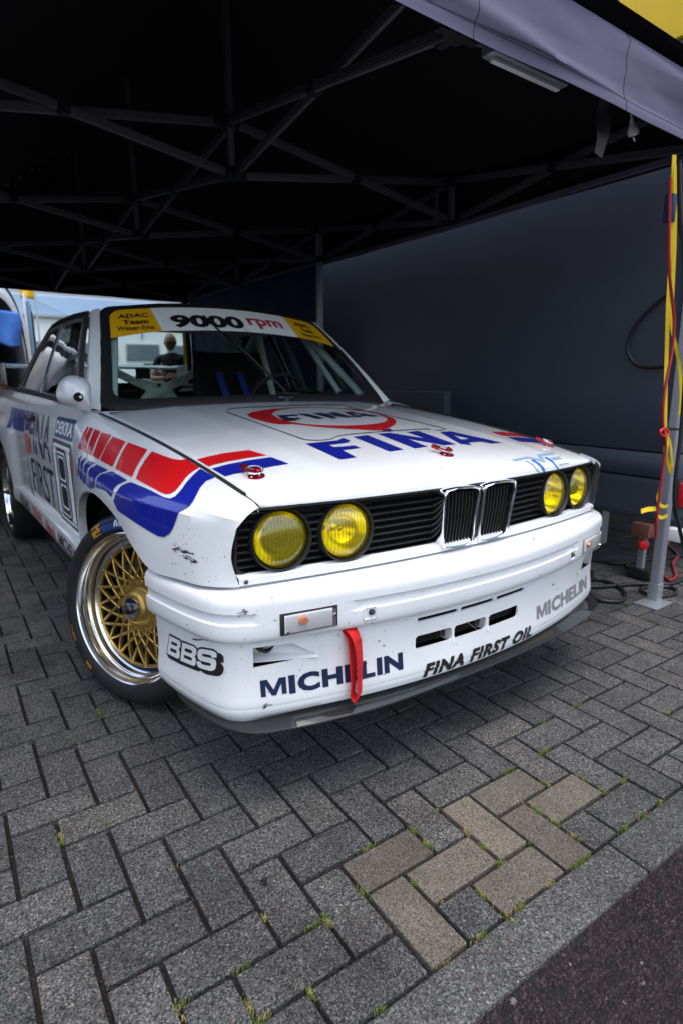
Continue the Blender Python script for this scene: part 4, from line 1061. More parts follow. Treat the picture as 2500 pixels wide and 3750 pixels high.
tube('cage_tube', [(-.52, 2.30, 1.335), (.52, 2.30, 1.335)], .021, MINT, INT, 12)
def ry_(x, y, yy): d = px(x, y); return CAM + d * ((yy - CAM.y) / d.y)
tube('cage_tube', [ry_(*c4(152, 150), 1.72), ry_(*c4(152, 300), 1.56), ry_(*c4(150, 450), 1.44), ry_(*c4(150, 575), 1.36)], .019, MINT, INT, 12)
tube('cage_tube', [ry_(*c4(1075, 240), 1.80), ry_(*c4(1180, 345), 1.68), ry_(*c4(1335, 520), 1.48)], .019, MINT, INT, 12); tube('cage_tube', [ry_(*c4(1050, 235), 1.92), ry_(*c4(1230, 505), 1.70)], .016, MINT, INT, 12)
# rear cross of flat struts with its drilled plate
for a, b_ in (((-.60, 2.55, 1.26), (.50, 2.66, .72)), ((.52, 2.55, 1.26), (-.50, 2.66, .72))): bar('cage_strut', a, b_, .045, .030, MINT, INT, (0, 1, 0), .006)
bm = flat_poly([[(-.17, -.10), (-.06, -.04), (.06, -.04), (.17, -.10), (.08, .0), (.15, .09), (.05, .05), (-.05, .05), (-.15, .09), (-.08, 0)], [(.012 * math.cos(i), .03 + .012 * math.sin(i)) for i in [k * math.pi / 6 for k in range(12)]], [(.012 * math.cos(i), -.045 + .012 * math.sin(i)) for i in [k * math.pi / 6 for k in range(12)]]])
for v in bm.verts: v.co = Vector((-.02 + v.co.x, 2.575 - v.co.y * .1, .99 + v.co.y))
o = bobj('gusset_plate', bm, MINT, INT); sm = o.modifiers.new('Solidify', 'SOLIDIFY'); sm.thickness = .006
tube('cross_bar', [(-.60, 2.35, .84), (.60, 2.35, .84)], .018, MINT, INT, 10); tube('cross_bar', [(-.62, 2.9, .94), (.62, 2.9, .94)], .012, STEEL, INT, 8)
box('inner_mirror', (0, 1.62, 1.30), (.62, .03, .05), SEAT, INT, None, .015)
box('mirror_bracket', (-.17, 2.40, 1.09), (.07, .05, .06), SEAT, INT, None, .005)
# ------------------------------------------------------------------ wiper
WP = bpy.data.objects.new('wiper', None); COL.objects.link(WP); WP.parent = CAR
w0 = ws(.115, .05, .02); w1 = ws(-.02, .34, .026); w2 = ws(-.235, .85, .012)
tube('arm', [w0 + Vector((0, -.01, -.02)), w0, w1, ws(-.10, .53, .02)], .0055, BLK, WP, 6)
tube('blade', [ws(.03, .22, .008), ws(-.08, .48, .009), ws(-.16, .67, .009), w2 + Vector((0, 0, -.002))], .006, RUB, WP, 6, flat=(1, .6))
tube('wiper_link', [ws(.02, .27, .018), ws(-.06, .44, .024), ws(-.14, .62, .018)], .004, BLK, WP, 6)
lathe('pivot', [(0, .028), (.014, .026), (.017, .012), (.022, .0)], BLK, WP, 20, axis_mtx(w0 + Vector((0, -.012, -.045)), (0, -.4, 1)))
bar('pivot_bridge', w0 + Vector((-.045, -.01, -.03)), w0 + Vector((.03, -.01, -.03)), .02, .012, BLK, WP, (0, 0, 1), .004)
for zz in (1, 2): pass
# ------------------------------------------------------------------ bonnet pins
BH = bvh_of([bonnet])
def pin(p, rot):
    loc, no, i, d = BH.ray_cast(Vector((p[0], p[1], 1.5)), Vector((0, 0, -1)))
    Pn = bpy.data.objects.new('bonnet_pin', None); COL.objects.link(Pn); Pn.parent = CAR
    m4 = axis_mtx(loc, no, (0, 1, 0)) @ Matrix.Rotation(rot, 4, 'Z') @ Matrix.Scale(.80, 4)
    lathe('plate', [(0, .0035), (.025, .0035), (.027, .0025), (.027, 0)], ANOD, Pn, 32, m4)
    def q(v): return m4 @ Vector(v)
    lathe('pin_stem', [(0, .020), (.004, .019), (.0048, .016), (.0048, .002)], CHROME, Pn, 14, m4 @ Matrix.Translation((.004, -.008, 0)))
    bm = bmesh.new()
    for dx in (-.0085, .0085): add_bar(bm, q((dx, -.010, .012)), q((dx, .052, .020)), .003, .010, no, .001)
    add_bar(bm, q((-.0085, .054, .020)), q((.0085, .054, .020)), .012, .012, no, .003); bobj('clip_body', bm, ANOD, Pn)
    bm = bmesh.new(); add_bar(bm, q((0, -.004, .018)), q((0, .030, .022)), .007, .007, no, .002); bobj('clip_bolt', bm, CHROME, Pn)
    bm = bmesh.new(); add_bar(bm, q((.002, -.014, .017)), q((.004, .004, .024)), .014, .010, no, .003); bobj('clip_latch', bm, ANOD, Pn)
    tube('ring', [q((.030 * math.cos(a), .008 + .026 * math.sin(a), .020 + .004 * math.sin(a))) for a in [k * math.pi / 14 for k in range(28)]], .0018, CHROME, Pn, 6, True)
    for a in (.6, 2.7): lathe('rivet', [(0, .006), (.0035, .0055), (.0045, .003)], CHROME, Pn, 10, m4 @ Matrix.Translation((.019 * math.cos(a), .019 * math.sin(a) - .004, 0)))
pin((-.588, .222), R_(18)); pin((0, .150), R_(28)); pin((.588, .222), R_(30))
# ------------------------------------------------------------------ livery
LIV = {}
BF = bvh_of([bonnet, wings[-1]]); BW = bvh_of([wings[-1]]); BB = bvh_of([bumper, dam]); BDm = bvh_of([dam]); BHw = bvh_of([bonnet, wings[1]])
def tr(fn, pts): return [fn(*p) for p in pts]
h1 = lambda x, y: (1100 + x * .5102, 1540 + y * .5102); h2 = lambda x, y: (820 + x * .54847, 1460 + y * .54847); h3 = lambda x, y: (1800 + x * .2551, 1540 + y * .2551); bb = lambda x, y: (580 + x * .19133, 2260 + y * .19133)
def smooth2(pts, n=3): return [(p.x, p.y) for p in cr([(x, y, 0) for x, y in pts], n, True)]
reds = [[(1095, 1282), (1180, 1315), (1245, 1338), (1300, 1345), (1385, 1338), (1434, 1398), (1385, 1425), (1340, 1465), (1300, 1520), (1265, 1562), (1230, 1585), (1195, 1589), (1160, 1577), (1070, 1528), (980, 1478), (1005, 1410), (1045, 1345)],
        [(925, 1218), (1062, 1270), (1015, 1340), (980, 1400), (952, 1466), (833, 1405), (855, 1345), (885, 1280)], [(815, 1175), (907, 1212), (870, 1270), (835, 1340), (810, 1391), (723, 1345), (745, 1290), (775, 1230)],
        [(735, 1146), (803, 1165), (770, 1225), (735, 1295), (715, 1339), (670, 1312), (693, 1250), (715, 1190)], [(684, 1122), (728, 1136), (700, 1195), (672, 1260), (656, 1309), (622, 1290), (645, 1220)],
        [(652, 1110), (673, 1117), (640, 1190), (610, 1284), (588, 1266), (615, 1180)], [(632, 1102), (641, 1106), (605, 1190), (580, 1266), (563, 1256), (598, 1160)]]
for pl in reds: decal_px('stripe_block', [tr(c3, pl)], BW, RED, CAR, step=9, off=.0018)
blues = [[(945, 1503), (1010, 1530), (1080, 1560), (1180, 1612), (1225, 1622), (1262, 1606), (1300, 1565), (1345, 1502), (1395, 1448), (1441, 1408), (1495, 1438), (1545, 1468), (1482, 1494), (1442, 1538), (1412, 1597), (1390, 1640), (1362, 1678), (1325, 1698), (1286, 1719), (1268, 1770), (1248, 1828), (1220, 1872), (1180, 1894), (1140, 1888), (1080, 1855), (1000, 1805), (925, 1755), (850, 1704), (820, 1636), (840, 1575), (872, 1532), (905, 1514)],
         [(810, 1425), (918, 1489), (850, 1520), (825, 1545), (802, 1606), (760, 1560), (692, 1538), (700, 1475), (730, 1445)], [(700, 1375), (780, 1415), (720, 1440), (692, 1470), (681, 1540), (652, 1549), (629, 1525), (640, 1420), (660, 1395)],
         [(640, 1345), (690, 1363), (655, 1385), (633, 1405), (621, 1520), (597, 1500), (607, 1385)], [(612, 1322), (628, 1328), (601, 1370), (592, 1492), (578, 1470), (583, 1360)], [(590, 1308), (598, 1312), (578, 1345), (572, 1455), (563, 1440), (566, 1335)]]
for pl in blues: decal_px('stripe_block', [tr(c3, pl)], BW, BLUE, CAR, step=9, off=.0018)
decal_px('bonnet_stripe', [tr(c4, [(552, 828), (600, 815), (680, 798), (800, 783), (885, 808), (790, 821), (700, 837), (640, 850), (608, 862)])], BH, RED, CAR)
decal_px('bonnet_stripe', [tr(c4, [(622, 872), (700, 851), (800, 832), (905, 817), (990, 848), (900, 863), (800, 883), (730, 897), (686, 909)])], BH, BLUE, CAR)
for o in [o for o in CAR.children if o.name.split('.')[0] in ('bonnet_stripe', 'stripe_block')]:   # the far side carries the same stripes
    me = o.data.copy(); me.transform(Matrix.Diagonal((-1, 1, 1, 1))); me.flip_normals(); n = bpy.data.objects.new(o.name.split('.')[0], me); COL.objects.link(n); n.parent = CAR
fina = [[(38, 168), (265, 145), (305, 127), (357, 146), (340, 160), (205, 178), (240, 193), (385, 181), (432, 199), (300, 215), (400, 266), (285, 281)], [(378, 118), (478, 107), (738, 210), (637, 224)],
        [(553, 97), (640, 90), (895, 131), (762, 84), (842, 77), (1113, 173), (1030, 179), (760, 131), (910, 189), (818, 201)]]
for pl in fina: decal_px('bonnet_lettering', [tr(h1, pl)], BH, BLUE, CAR)
decal_px('bonnet_lettering', [tr(h1, [(997, 84), (1072, 79), (1440, 160), (1362, 167), (1300, 152), (1200, 160), (1228, 177), (1145, 170)]), tr(h1, [(1088, 103), (1213, 133), (1150, 138)])], BHw, BLUE, CAR)
outer = [(157, 113), (180, 95), (290, 75), (420, 62), (560, 58), (720, 63), (870, 72), (960, 88), (1060, 110), (1130, 135), (1150, 155), (1130, 178), (1062, 211), (900, 206), (760, 199), (600, 186), (460, 170), (400, 173), (320, 165), (230, 142)]
inner = [(322, 105), (345, 85), (400, 72), (500, 63), (600, 62), (720, 66), (850, 76), (980, 96), (1060, 118), (1092, 138), (1080, 152), (1030, 165), (930, 176), (800, 181), (680, 179), (560, 172), (460, 158), (370, 135)]
decal_px('bonnet_emblem_ring', [tr(h2, smooth2(outer, 2)), tr(h2, smooth2(inner, 2))], BH, RED, CAR)
for pl in ([(353, 113), (485, 106), (498, 115), (415, 122), (440, 130), (500, 128), (520, 135), (470, 140), (521, 146), (411, 151)], [(490, 103), (548, 100), (675, 131), (628, 137)], [(592, 99), (650, 94), (775, 117), (690, 95), (740, 91), (868, 125), (815, 128), (690, 108), (768, 130), (720, 134)]): decal_px('emblem_lettering', [tr(h2, pl)], BH, NAVY, CAR)
decal_px('emblem_lettering', [tr(h2, [(803, 92), (850, 88), (1040, 118), (985, 122), (950, 116), (905, 120), (920, 126), (870, 124)]), tr(h2, [(862, 98), (925, 110), (885, 112)])], BH, NAVY, CAR)
def line_px(name, pts, wpx, m, bvh, closed=False):
    P = [p for p in cr([(x, y, 0) for x, y in pts], 3)]; L = []; Rr = []
    for i, p in enumerate(P):
        tg = (P[min(i + 1, len(P) - 1)] - P[max(i - 1, 0)]).normalized(); n = Vector((-tg.y, tg.x, 0)) * wpx / 2; L.append((p + n)[:2]); Rr.append((p - n)[:2])
    for a in range(0, len(P) - 1):
        pass
    decal_px(name, [L + Rr[::-1]], bvh, m, CAR, step=40)
line_px('emblem_border', tr(h2, [(800, 44), (600, 43), (300, 53), (90, 64), (40, 72), (18, 86), (60, 105), (160, 140), (300, 190), (430, 236), (520, 268), (560, 277), (640, 279), (720, 270), (745, 256), (800, 245), (1000, 225), (1200, 211), (1375, 203)]), 2.6, NAVY, BH)
line_px('emblem_border', tr(h2, [(800, 44), (835, 55), (960, 85), (1150, 125), (1350, 172), (1460, 198), (1478, 206), (1460, 211), (1405, 212)]), 2.2, NAVY, BH)
for pl, m in (([(275, 563), (505, 517), (685, 556), (640, 492), (855, 455), (905, 481), (722, 512), (768, 607), (525, 546), (335, 589)], GB), ([(463, 585), (500, 580), (580, 620), (640, 690), (698, 755), (660, 762), (600, 670), (530, 615)], GB), ([(550, 570), (600, 568), (680, 615), (740, 675), (770, 735), (735, 742), (700, 680), (630, 615)], MIDB), ([(755, 527), (775, 525), (870, 580), (960, 690), (935, 697), (900, 650), (840, 590), (765, 545)], MIDB), ([(832, 540), (955, 519), (1000, 553), (890, 576)], GB), ([(950, 628), (1090, 600), (1105, 618), (965, 643)], GB)):
    decal_px('bonnet_logo', [tr(h3, pl)], BHw, m, CAR, step=12)
el = lambda cx, cy, a, b_, n=20: [c4(cx + a * math.cos(k * 2 * math.pi / n), cy + b_ * math.sin(k * 2 * math.pi / n)) for k in range(n)]
BC = bvh_of([bonnet, cowl]); decal_px('cowl_emblem', [el(1447, 563, 37, 15), el(1447, 563, 29, 11)], BC, RED, CAR, step=8, off=.002); decal_px('cowl_emblem', [tr(c4, [(1425, 560), (1465, 558), (1468, 562), (1440, 565), (1462, 570), (1450, 573)])], BC, RED, CAR, step=8, off=.002); decal_px('cowl_emblem', [tr(c4, [(1462, 553), (1480, 551), (1500, 574), (1485, 577), (1470, 566)])], BC, BLUE, CAR, step=8, off=.002)
# nose and bumper lettering
def ztxt(name, s, x0, x1, z0, z1, m, bvh=BDm, **k): return decal_text(name, s, (x0, -.6, z0), (x1 - x0, 0, 0), (0, 0, z1 - z0), (0, 1, 0), bvh, m, CAR, **k)
ztxt('bumper_lettering', 'MICHELIN', -.675, -.303, .309, .357, NAVY, bold=.052, step=.04, hy=.1)
ztxt('bumper_lettering', 'MICHELIN', .246, .645, .311, .360, GREYV, bold=.048, step=.04, hy=.1)
ztxt('bumper_lettering', 'FINA FIRST OIL', -.238, .222, .2655, .307, BLK, bold=.054, shear=.2, spacing=1.14, step=.04, hy=.045, off=.0018)
obb = [(222, 308), (430, 412), (455, 475), (465, 437), (700, 532), (765, 600), (800, 570), (860, 568), (1060, 605), (1120, 645), (1150, 680), (1200, 690), (1250, 740), (1262, 800), (1258, 868), (1195, 872), (1240, 915), (1265, 980), (1250, 1050), (1200, 1115), (1120, 1128), (960, 1100), (880, 1070), (820, 1020), (790, 1038), (730, 1020), (475, 915), (440, 905), (210, 780), (168, 695)]
B1 = [(232, 350), (410, 435), (442, 480), (440, 560), (410, 610), (428, 660), (425, 760), (400, 790), (370, 785), (188, 688)]; B1h = [[(272, 455), (365, 495), (382, 520), (378, 550), (355, 553), (262, 512)], [(252, 578), (355, 625), (370, 645), (368, 680), (350, 688), (245, 640)]]
B2 = [(477, 478), (700, 560), (745, 610), (745, 700), (712, 748), (735, 790), (735, 880), (715, 922), (680, 925), (440, 828)]; B2h = [[(528, 585), (640, 620), (664, 645), (660, 680), (635, 690), (520, 645)], [(512, 712), (640, 765), (662, 785), (660, 815), (640, 828), (505, 770)]]
S_ = [(800, 612), (850, 600), (1050, 635), (1110, 665), (1132, 700), (1128, 772), (1025, 765), (1028, 730), (1000, 718), (880, 695), (852, 705), (852, 730), (880, 748), (1060, 785), (1110, 815), (1127, 870), (1110, 980), (1060, 1022), (1000, 1022), (860, 985), (790, 955), (758, 910), (750, 835), (832, 852), (840, 890), (880, 905), (1000, 930), (1025, 910), (1018, 880), (990, 870), (830, 830), (785, 800), (765, 740), (770, 660)]
bm = flat_poly([tr(bb, obb)]); cut_grid(bm, 15); lay('bumper_logo_shadow', bm, cam_fn, BDm, BLK, CAR, .0012)
for pl in ([B1] + B1h, [B2] + B2h, [S_]):
    bm = flat_poly([tr(bb, q) for q in pl]); cut_grid(bm, 15); lay('bumper_logo_letter', bm, cam_fn, BDm, WHITE, CAR, .0020)
for xx in (-.69, .69): lathe('valance_screw', [(0, .004), (.004, .003), (.0055, 0)], STEEL, CAR, 12, axis_mtx((xx, .026 + .14 * xx * xx - .001, .597), (xx * .3, -1, 0)))
# scuffs with a shape of their own
def scuff(name, x0, y0, x1, y1, n, wpx, bvh, seed):
    rnd = random.Random(seed); polys = []
    for k in range(n):
        q = rnd.random(); cx = x0 + (x1 - x0) * q + rnd.gauss(0, 6); cy = y0 + (y1 - y0) * q + rnd.gauss(0, wpx * .6); L = rnd.uniform(3, 13); th = rnd.uniform(.5, 2.0); a = math.atan2(y1 - y0, x1 - x0) + rnd.gauss(0, .25)
        ca, sa = math.cos(a), math.sin(a); polys.append([(cx + ca * u - sa * v_, cy + sa * u + ca * v_) for u, v_ in ((-L, 0), (-L * .3, th), (L * .5, th * .8), (L, .2), (L * .4, -th), (-L * .5, -th * .7))])
    bm = bmesh.new()
    for pl in polys:
        b_ = flat_poly([pl]); me = bpy.data.meshes.new('s'); b_.to_mesh(me); b_.free(); bm.from_mesh(me); bpy.data.meshes.remove(me)
    lay(name, bm, cam_fn, bvh, BLK, CAR, .0009)
p_, q_ = c1(225, 638), c1(312, 670); scuff('scuff', *p_, *q_, 34, 7, BW, 1); p_, q_ = c1(270, 675), c1(340, 718); scuff('scuff', *p_, *q_, 22, 5, BW, 2)
p_, q_ = c1(590, 1018), c1(630, 1000); scuff('scuff', *p_, *q_, 12, 7, BB, 3); p_, q_ = c1(335, 1162), c1(400, 1166); scuff('scuff', *p_, *q_, 10, 3, BB, 4); p_, q_ = c1(725, 1555), c1(745, 1538); scuff('scuff', *p_, *q_, 8, 4, BB, 5); p_, q_ = c1(395, 1320), c1(440, 1335); scuff('scuff', *p_, *q_, 12, 6, BB, 6)
def specks(name, n, poly, bvh, m, seed, smax):
    rnd = random.Random(seed); bm = bmesh.new(); k = 0
    while k < n:
        x = rnd.uniform(min(p[0] for p in poly), max(p[0] for p in poly)); y = rnd.uniform(min(p[1] for p in poly), max(p[1] for p in poly)); ins = False; j = len(poly) - 1
        for i in range(len(poly)):
            (xi, yi), (xj, yj) = poly[i], poly[j]
            if (yi > y) != (yj > y) and x < (xj - xi) * (y - yi) / (yj - yi) + xi: ins = not ins
            j = i
        k += 1
        if not ins: continue
        r = rnd.uniform(.6, 1.) ** 3 * smax * rnd.random() + .5; q = rnd.randint(4, 6); a0 = rnd.uniform(0, 6)
        bm.faces.new([bm.verts.new((x + r * rnd.uniform(.5, 1.6) * math.cos(a0 + t_ * 6.283 / q), y + r * rnd.uniform(.5, 1.2) * math.sin(a0 + t_ * 6.283 / q), 0)) for t_ in range(q)])
    return tag(lay(name, bm, cam_fn, bvh, m, CAR, .0006), kind='stuff')
CHIP = mat('stone chip', (.10, .075, .06), .8); BUG = mat('road grime', (.25, .19, .13), .8)
nose_ = [(640, 2180), (900, 2190), (1300, 2130), (1700, 2060), (2120, 1900), (2180, 1960), (2130, 2150), (1900, 2280), (1500, 2450), (1100, 2570), (880, 2580), (660, 2480)]
specks('stone_chips', 330, nose_, BB, CHIP, 11, 3.2); specks('grime_specks', 150, nose_, BB, BUG, 12, 5.)
specks('stone_chips', 130, [(640, 1900), (820, 1960), (850, 2100), (800, 2140), (600, 2080)], BW, CHIP, 13, 2.4); specks('stone_chips', 160, [(960, 1780), (1500, 1720), (2100, 1640), (2140, 1680), (1700, 1760), (980, 1850)], BH, CHIP, 14, 2.2)
# windscreen banner
def on_ws(name, bm, u0, u1, v0, v1, m, off, sl=0.):
    cut_grid(bm, .05, .2)
    for v in bm.verts: u = u0 + (u1 - u0) * v.co.x; vv = v0 + (v1 - v0) * v.co.y; v.co = ws(u + sl * (v.co.y if False else 0), vv, off)
    bm.normal_update()
    for f in bm.faces:
        if f.normal.y > 0: f.normal_flip()
    return bobj(name, bm, m, CAR, sharp=80)
def wsq(pl): return flat_poly([pl])
on_ws('banner', flat_poly([[(-.645, .975), (-.598, .685), (-.25, .687), (.1, .687), (.585, .682), (.615, .975)]]), 0, 1, 0, 1, WHV, .002)
on_ws('banner', flat_poly([[(-.965, .945), (-.95, .975), (-.645, .975), (-.598, .685), (-.75, .668), (-.985, .63)]]), 0, 1, 0, 1, YELV, .002)
on_ws('banner', flat_poly([[(.615, .975), (.94, .975), (.97, .94), (.985, .63), (.75, .668), (.585, .682)]]), 0, 1, 0, 1, YELV, .002)
on_ws('banner_lettering', text_bm('9000', 1, .045), -.515, .10, .715, .872, BLK, .0045)
on_ws('banner_lettering', text_bm('rpm', 1, .02), .155, .50, .735, .87, DRED, .0045)
for a, b_ in ((-.905, -.665), (.675, .86)):
    on_ws('banner_lettering', text_bm('ADAC', 1, .025), a, b_ - .01, .855, .910, BLK, .0045); on_ws('banner_lettering', text_bm('Team', 1, .025), a + .03, b_ - .02, .775, .832, BLK, .0045); on_ws('banner_lettering', text_bm('Weser-Ems', 1, .012), a - .015, b_ + .015, .705, .758, BLK, .0045)
# flank lettering (right side), read from outside
BS = bvh_of([doorR, wings[-1], quartR]); BSK = bvh_of([sillR])
def xtxt(name, s, y0, y1, z0, z1, m, bvh=BS, off=.0013, **k): return decal_text(name, s, (-1.2, y0, z0), (0, y1 - y0, 0), (0, 0, z1 - z0), (1, 0, 0), bvh, m, CAR, off=off, **k)
def xpoly(name, polys, m, off=.0013, bvh=BS):
    bm = flat_poly(polys); cut_grid(bm, .05, .04); return lay(name, bm, lambda y, z: ((-1.2, y, z), (1, 0, 0)), bvh, m, CAR, off)
rx = lambda y0, y1, z0, z1, r=.015: rrect(y0, y1, z0, z1, r, 3)
xpoly('number_panel', [rx(1.30, 1.66, .47, .815)], WHV, .0010); xpoly('number_outline', [rx(1.30, 1.66, .47, .815), rx(1.316, 1.644, .485, .80)], BLK, .0016)
xpoly('sponsor_plate', [rx(1.30, 1.64, .825, .905)], mat('dark blue plate', (.01, .03, .13), .4, coat=.4), .0014); xtxt('sponsor_lettering', 'DEKRA', 1.62, 1.32, .84, .89, WHV, off=.0022, bold=.03)
o8 = [(1.40, .50), (1.56, .50), (1.585, .53), (1.585, .62), (1.57, .645), (1.585, .67), (1.585, .755), (1.56, .785), (1.40, .785), (1.375, .755), (1.375, .67), (1.39, .645), (1.375, .62), (1.375, .53)]
i8 = [[(1.445, .56), (1.515, .56), (1.525, .57), (1.525, .61), (1.515, .62), (1.445, .62), (1.435, .61), (1.435, .57)], [(1.445, .675), (1.515, .675), (1.525, .685), (1.525, .725), (1.515, .735), (1.445, .735), (1.435, .725), (1.435, .685)]]
xpoly('race_number', [o8], BLK, .0022); sc8 = lambda P, k: [(1.48 + (y - 1.48) * (1 - k / .105), .6425 + (z - .6425) * (1 - k / .1425)) for y, z in P]; xpoly('race_number_inline', [sc8(o8, .012)] + [[(sum(p[0] for p in h) / 8 + (y - sum(p[0] for p in h) / 8) * 1.25, sum(p[1] for p in h) / 8 + (z - sum(p[1] for p in h) / 8) * 1.4) for y, z in h] for h in i8], WHV, .0028); xpoly('race_number_core', [sc8(o8, .020)] + [[(sum(p[0] for p in h) / 8 + (y - sum(p[0] for p in h) / 8) * 1.5, sum(p[1] for p in h) / 8 + (z - sum(p[1] for p in h) / 8) * 1.7) for y, z in h] for h in i8], mat('grey number print', (.05, .05, .055), .4), .0034)
xtxt('door_lettering', 'FINA', 2.28, 1.72, .70, .90, NAVY, bold=.01); xtxt('door_lettering', 'FIRST', 2.30, 1.70, .49, .67, BLK, bold=.0)
xpoly('door_stripe', [[(2.30, .80), (2.41, .80), (2.41, .90), (2.30, .90)]], BLUE); xpoly('door_stripe', [[(2.30, .68), (2.41, .68), (2.41, .785), (2.30, .785)]], PINK); xpoly('door_stripe', [[(1.292, .70), (1.40 - .1, .70), (1.30, .80), (1.292, .80)]], PINK)
xpoly('door_stripe', [[(2.45, .78), (2.95, .78), (2.95, .90), (2.45, .90)]], BLUE)
for s_, y0, y1, m in (('RECARO', 2.72, 2.40, BLK), ('TEVES', 2.30, 2.02, RED), ('Eibach', 1.92, 1.70, DRED), ('MICHELIN', 1.62, 1.22, BLK)): xtxt('sill_lettering', s_, y0, y1, .362, .418, m, BSK, bold=.015)
xpoly('sill_patch', [rx(1.70, 1.90, .345, .358, .003)], BLK, .0013, BSK)
xtxt('cowl_sticker', 'M', 1.29, 1.28, .9, .91, BLK) if False else None

# ------------------------------------------------------------------ canopy tent
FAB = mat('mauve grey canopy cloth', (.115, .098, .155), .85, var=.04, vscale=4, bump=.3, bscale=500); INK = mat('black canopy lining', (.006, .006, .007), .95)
BARM = mat('grey aluminium profile', (.13, .125, .14), .5, .5); LEGM = mat('silver leg profile', (.42, .43, .48), .42, .6); JNT = mat('black nylon joint', (.008, .008, .008), .7); NAVYF = mat('navy tent wall cloth', (.006, .014, .075), .75, var=.2, vscale=2); GALV = mat('galvanised steel', (.38, .42, .44), .45, .7)
XL, XC, XR = -1.35, .10, 1.55
YN = [.268, 1.71, 3.16, 4.65, 6.10]
TENT = thing('canopy_tent', 'black lined folding canopy tent with mauve grey valance and scissor truss frame', 'tent', (XC, 3.17, 0))
TO = Vector((XC, 3.17, 0))
def tp(o): o.parent = TENT; o.matrix_parent_inverse = Matrix.Translation(-TO); return o
ZT, ZB = 2.215, 2.0
for x in (XL, XR):
    for y in (.24, YN[2], YN[4]):
        if x < 0 and y < 1: pass
        L = tp(bar('leg', (x, y, .012), (x, y, 2.24), .042, .042, LEGM, None, (0, 1, 0), .004))
        bm = bmesh.new()
        for dx in (-.0215, .0215):
            for k in (-.012, 0, .012): add_box(bm, (x + dx, y + k, 1.1), (.003, .006, 2.0))
        for dy in (-.0215, .0215):
            for k in (-.012, 0, .012): add_box(bm, (x + k, y + dy, 1.1), (.006, .003, 2.0))
        tp(bobj('leg_rib', bm, LEGM))
        bm = bmesh.new(); add_box(bm, (x - .05, y - .02, .005), (.15, .11, .006), None, .002); add_box(bm, (x, y, .05), (.05, .05, .085), None, .003); add_box(bm, (x - .01, y - .0255, .055), (.012, .004, .012)); tp(bobj('foot', bm, GALV))
def truss(a, b):
    a = Vector((*a, 0)); b = Vector((*b, 0)); d = (b - a).normalized(); a = a + d * .03; b = b - d * .03; sd = Vector((-d.y, d.x, 0)) * .011
    for k, (za, zb_) in enumerate(((ZT, ZB), (ZB, ZT))):
        o = sd if k else -sd
        p = a + o + Vector((0, 0, za)); q = b + o + Vector((0, 0, zb_))
        bm = bmesh.new(); add_bar(bm, p, q, .016, .036, (0, 0, 1), .002)
        n = (q - p).normalized(); s_ = sd.normalized()
        for h in (-.010, 0, .010):
            off = (Vector((0, 0, 1)) - n * n.z).normalized() * h; add_bar(bm, p + off + s_ * .0085, q + off + s_ * .0085, .003, .004); add_bar(bm, p + off - s_ * .0085, q + off - s_ * .0085, .003, .004)
        tp(bobj('truss_bar', bm, BARM))
    m = (a + b) / 2 + Vector((0, 0, (ZT + ZB) / 2)); bm = bmesh.new(); add_box(bm, m, (.05, .05, .045), Matrix.Rotation(math.atan2(d.y, d.x), 3, 'Z'), .008); tp(bobj('scissor_joint', bm, JNT))
for y in YN:
    truss((XL, y), (XC, y)); truss((XC, y), (XR, y))
for x in (XL, XC, XR):
    for y0, y1 in zip(YN, YN[1:]): truss((x, y0), (x, y1))
for x in (XL, XC, XR):
    for i, y in enumerate(YN):
        leg_here = x != XC and i in (0, 2, 4)
        for z in (ZT, ZB):
            bm = bmesh.new(); add_box(bm, (x, y, z), (.075, .075, .045), None, .010)
            for dx, dy in ((.05, 0), (-.05, 0), (0, .05), (0, -.05)): add_box(bm, (x + dx, y + dy, z), (.05 if dx else .03, .05 if dy else .03, .042), None, .006)
            tp(bobj('truss_bracket', bm, JNT))
        if not leg_here: tp(bar('truss_post', (x, y, ZB), (x, y, ZT if x != XC or i in (0, 4) else 2.93), .028, .028, BARM, None, (0, 1, 0), .003))
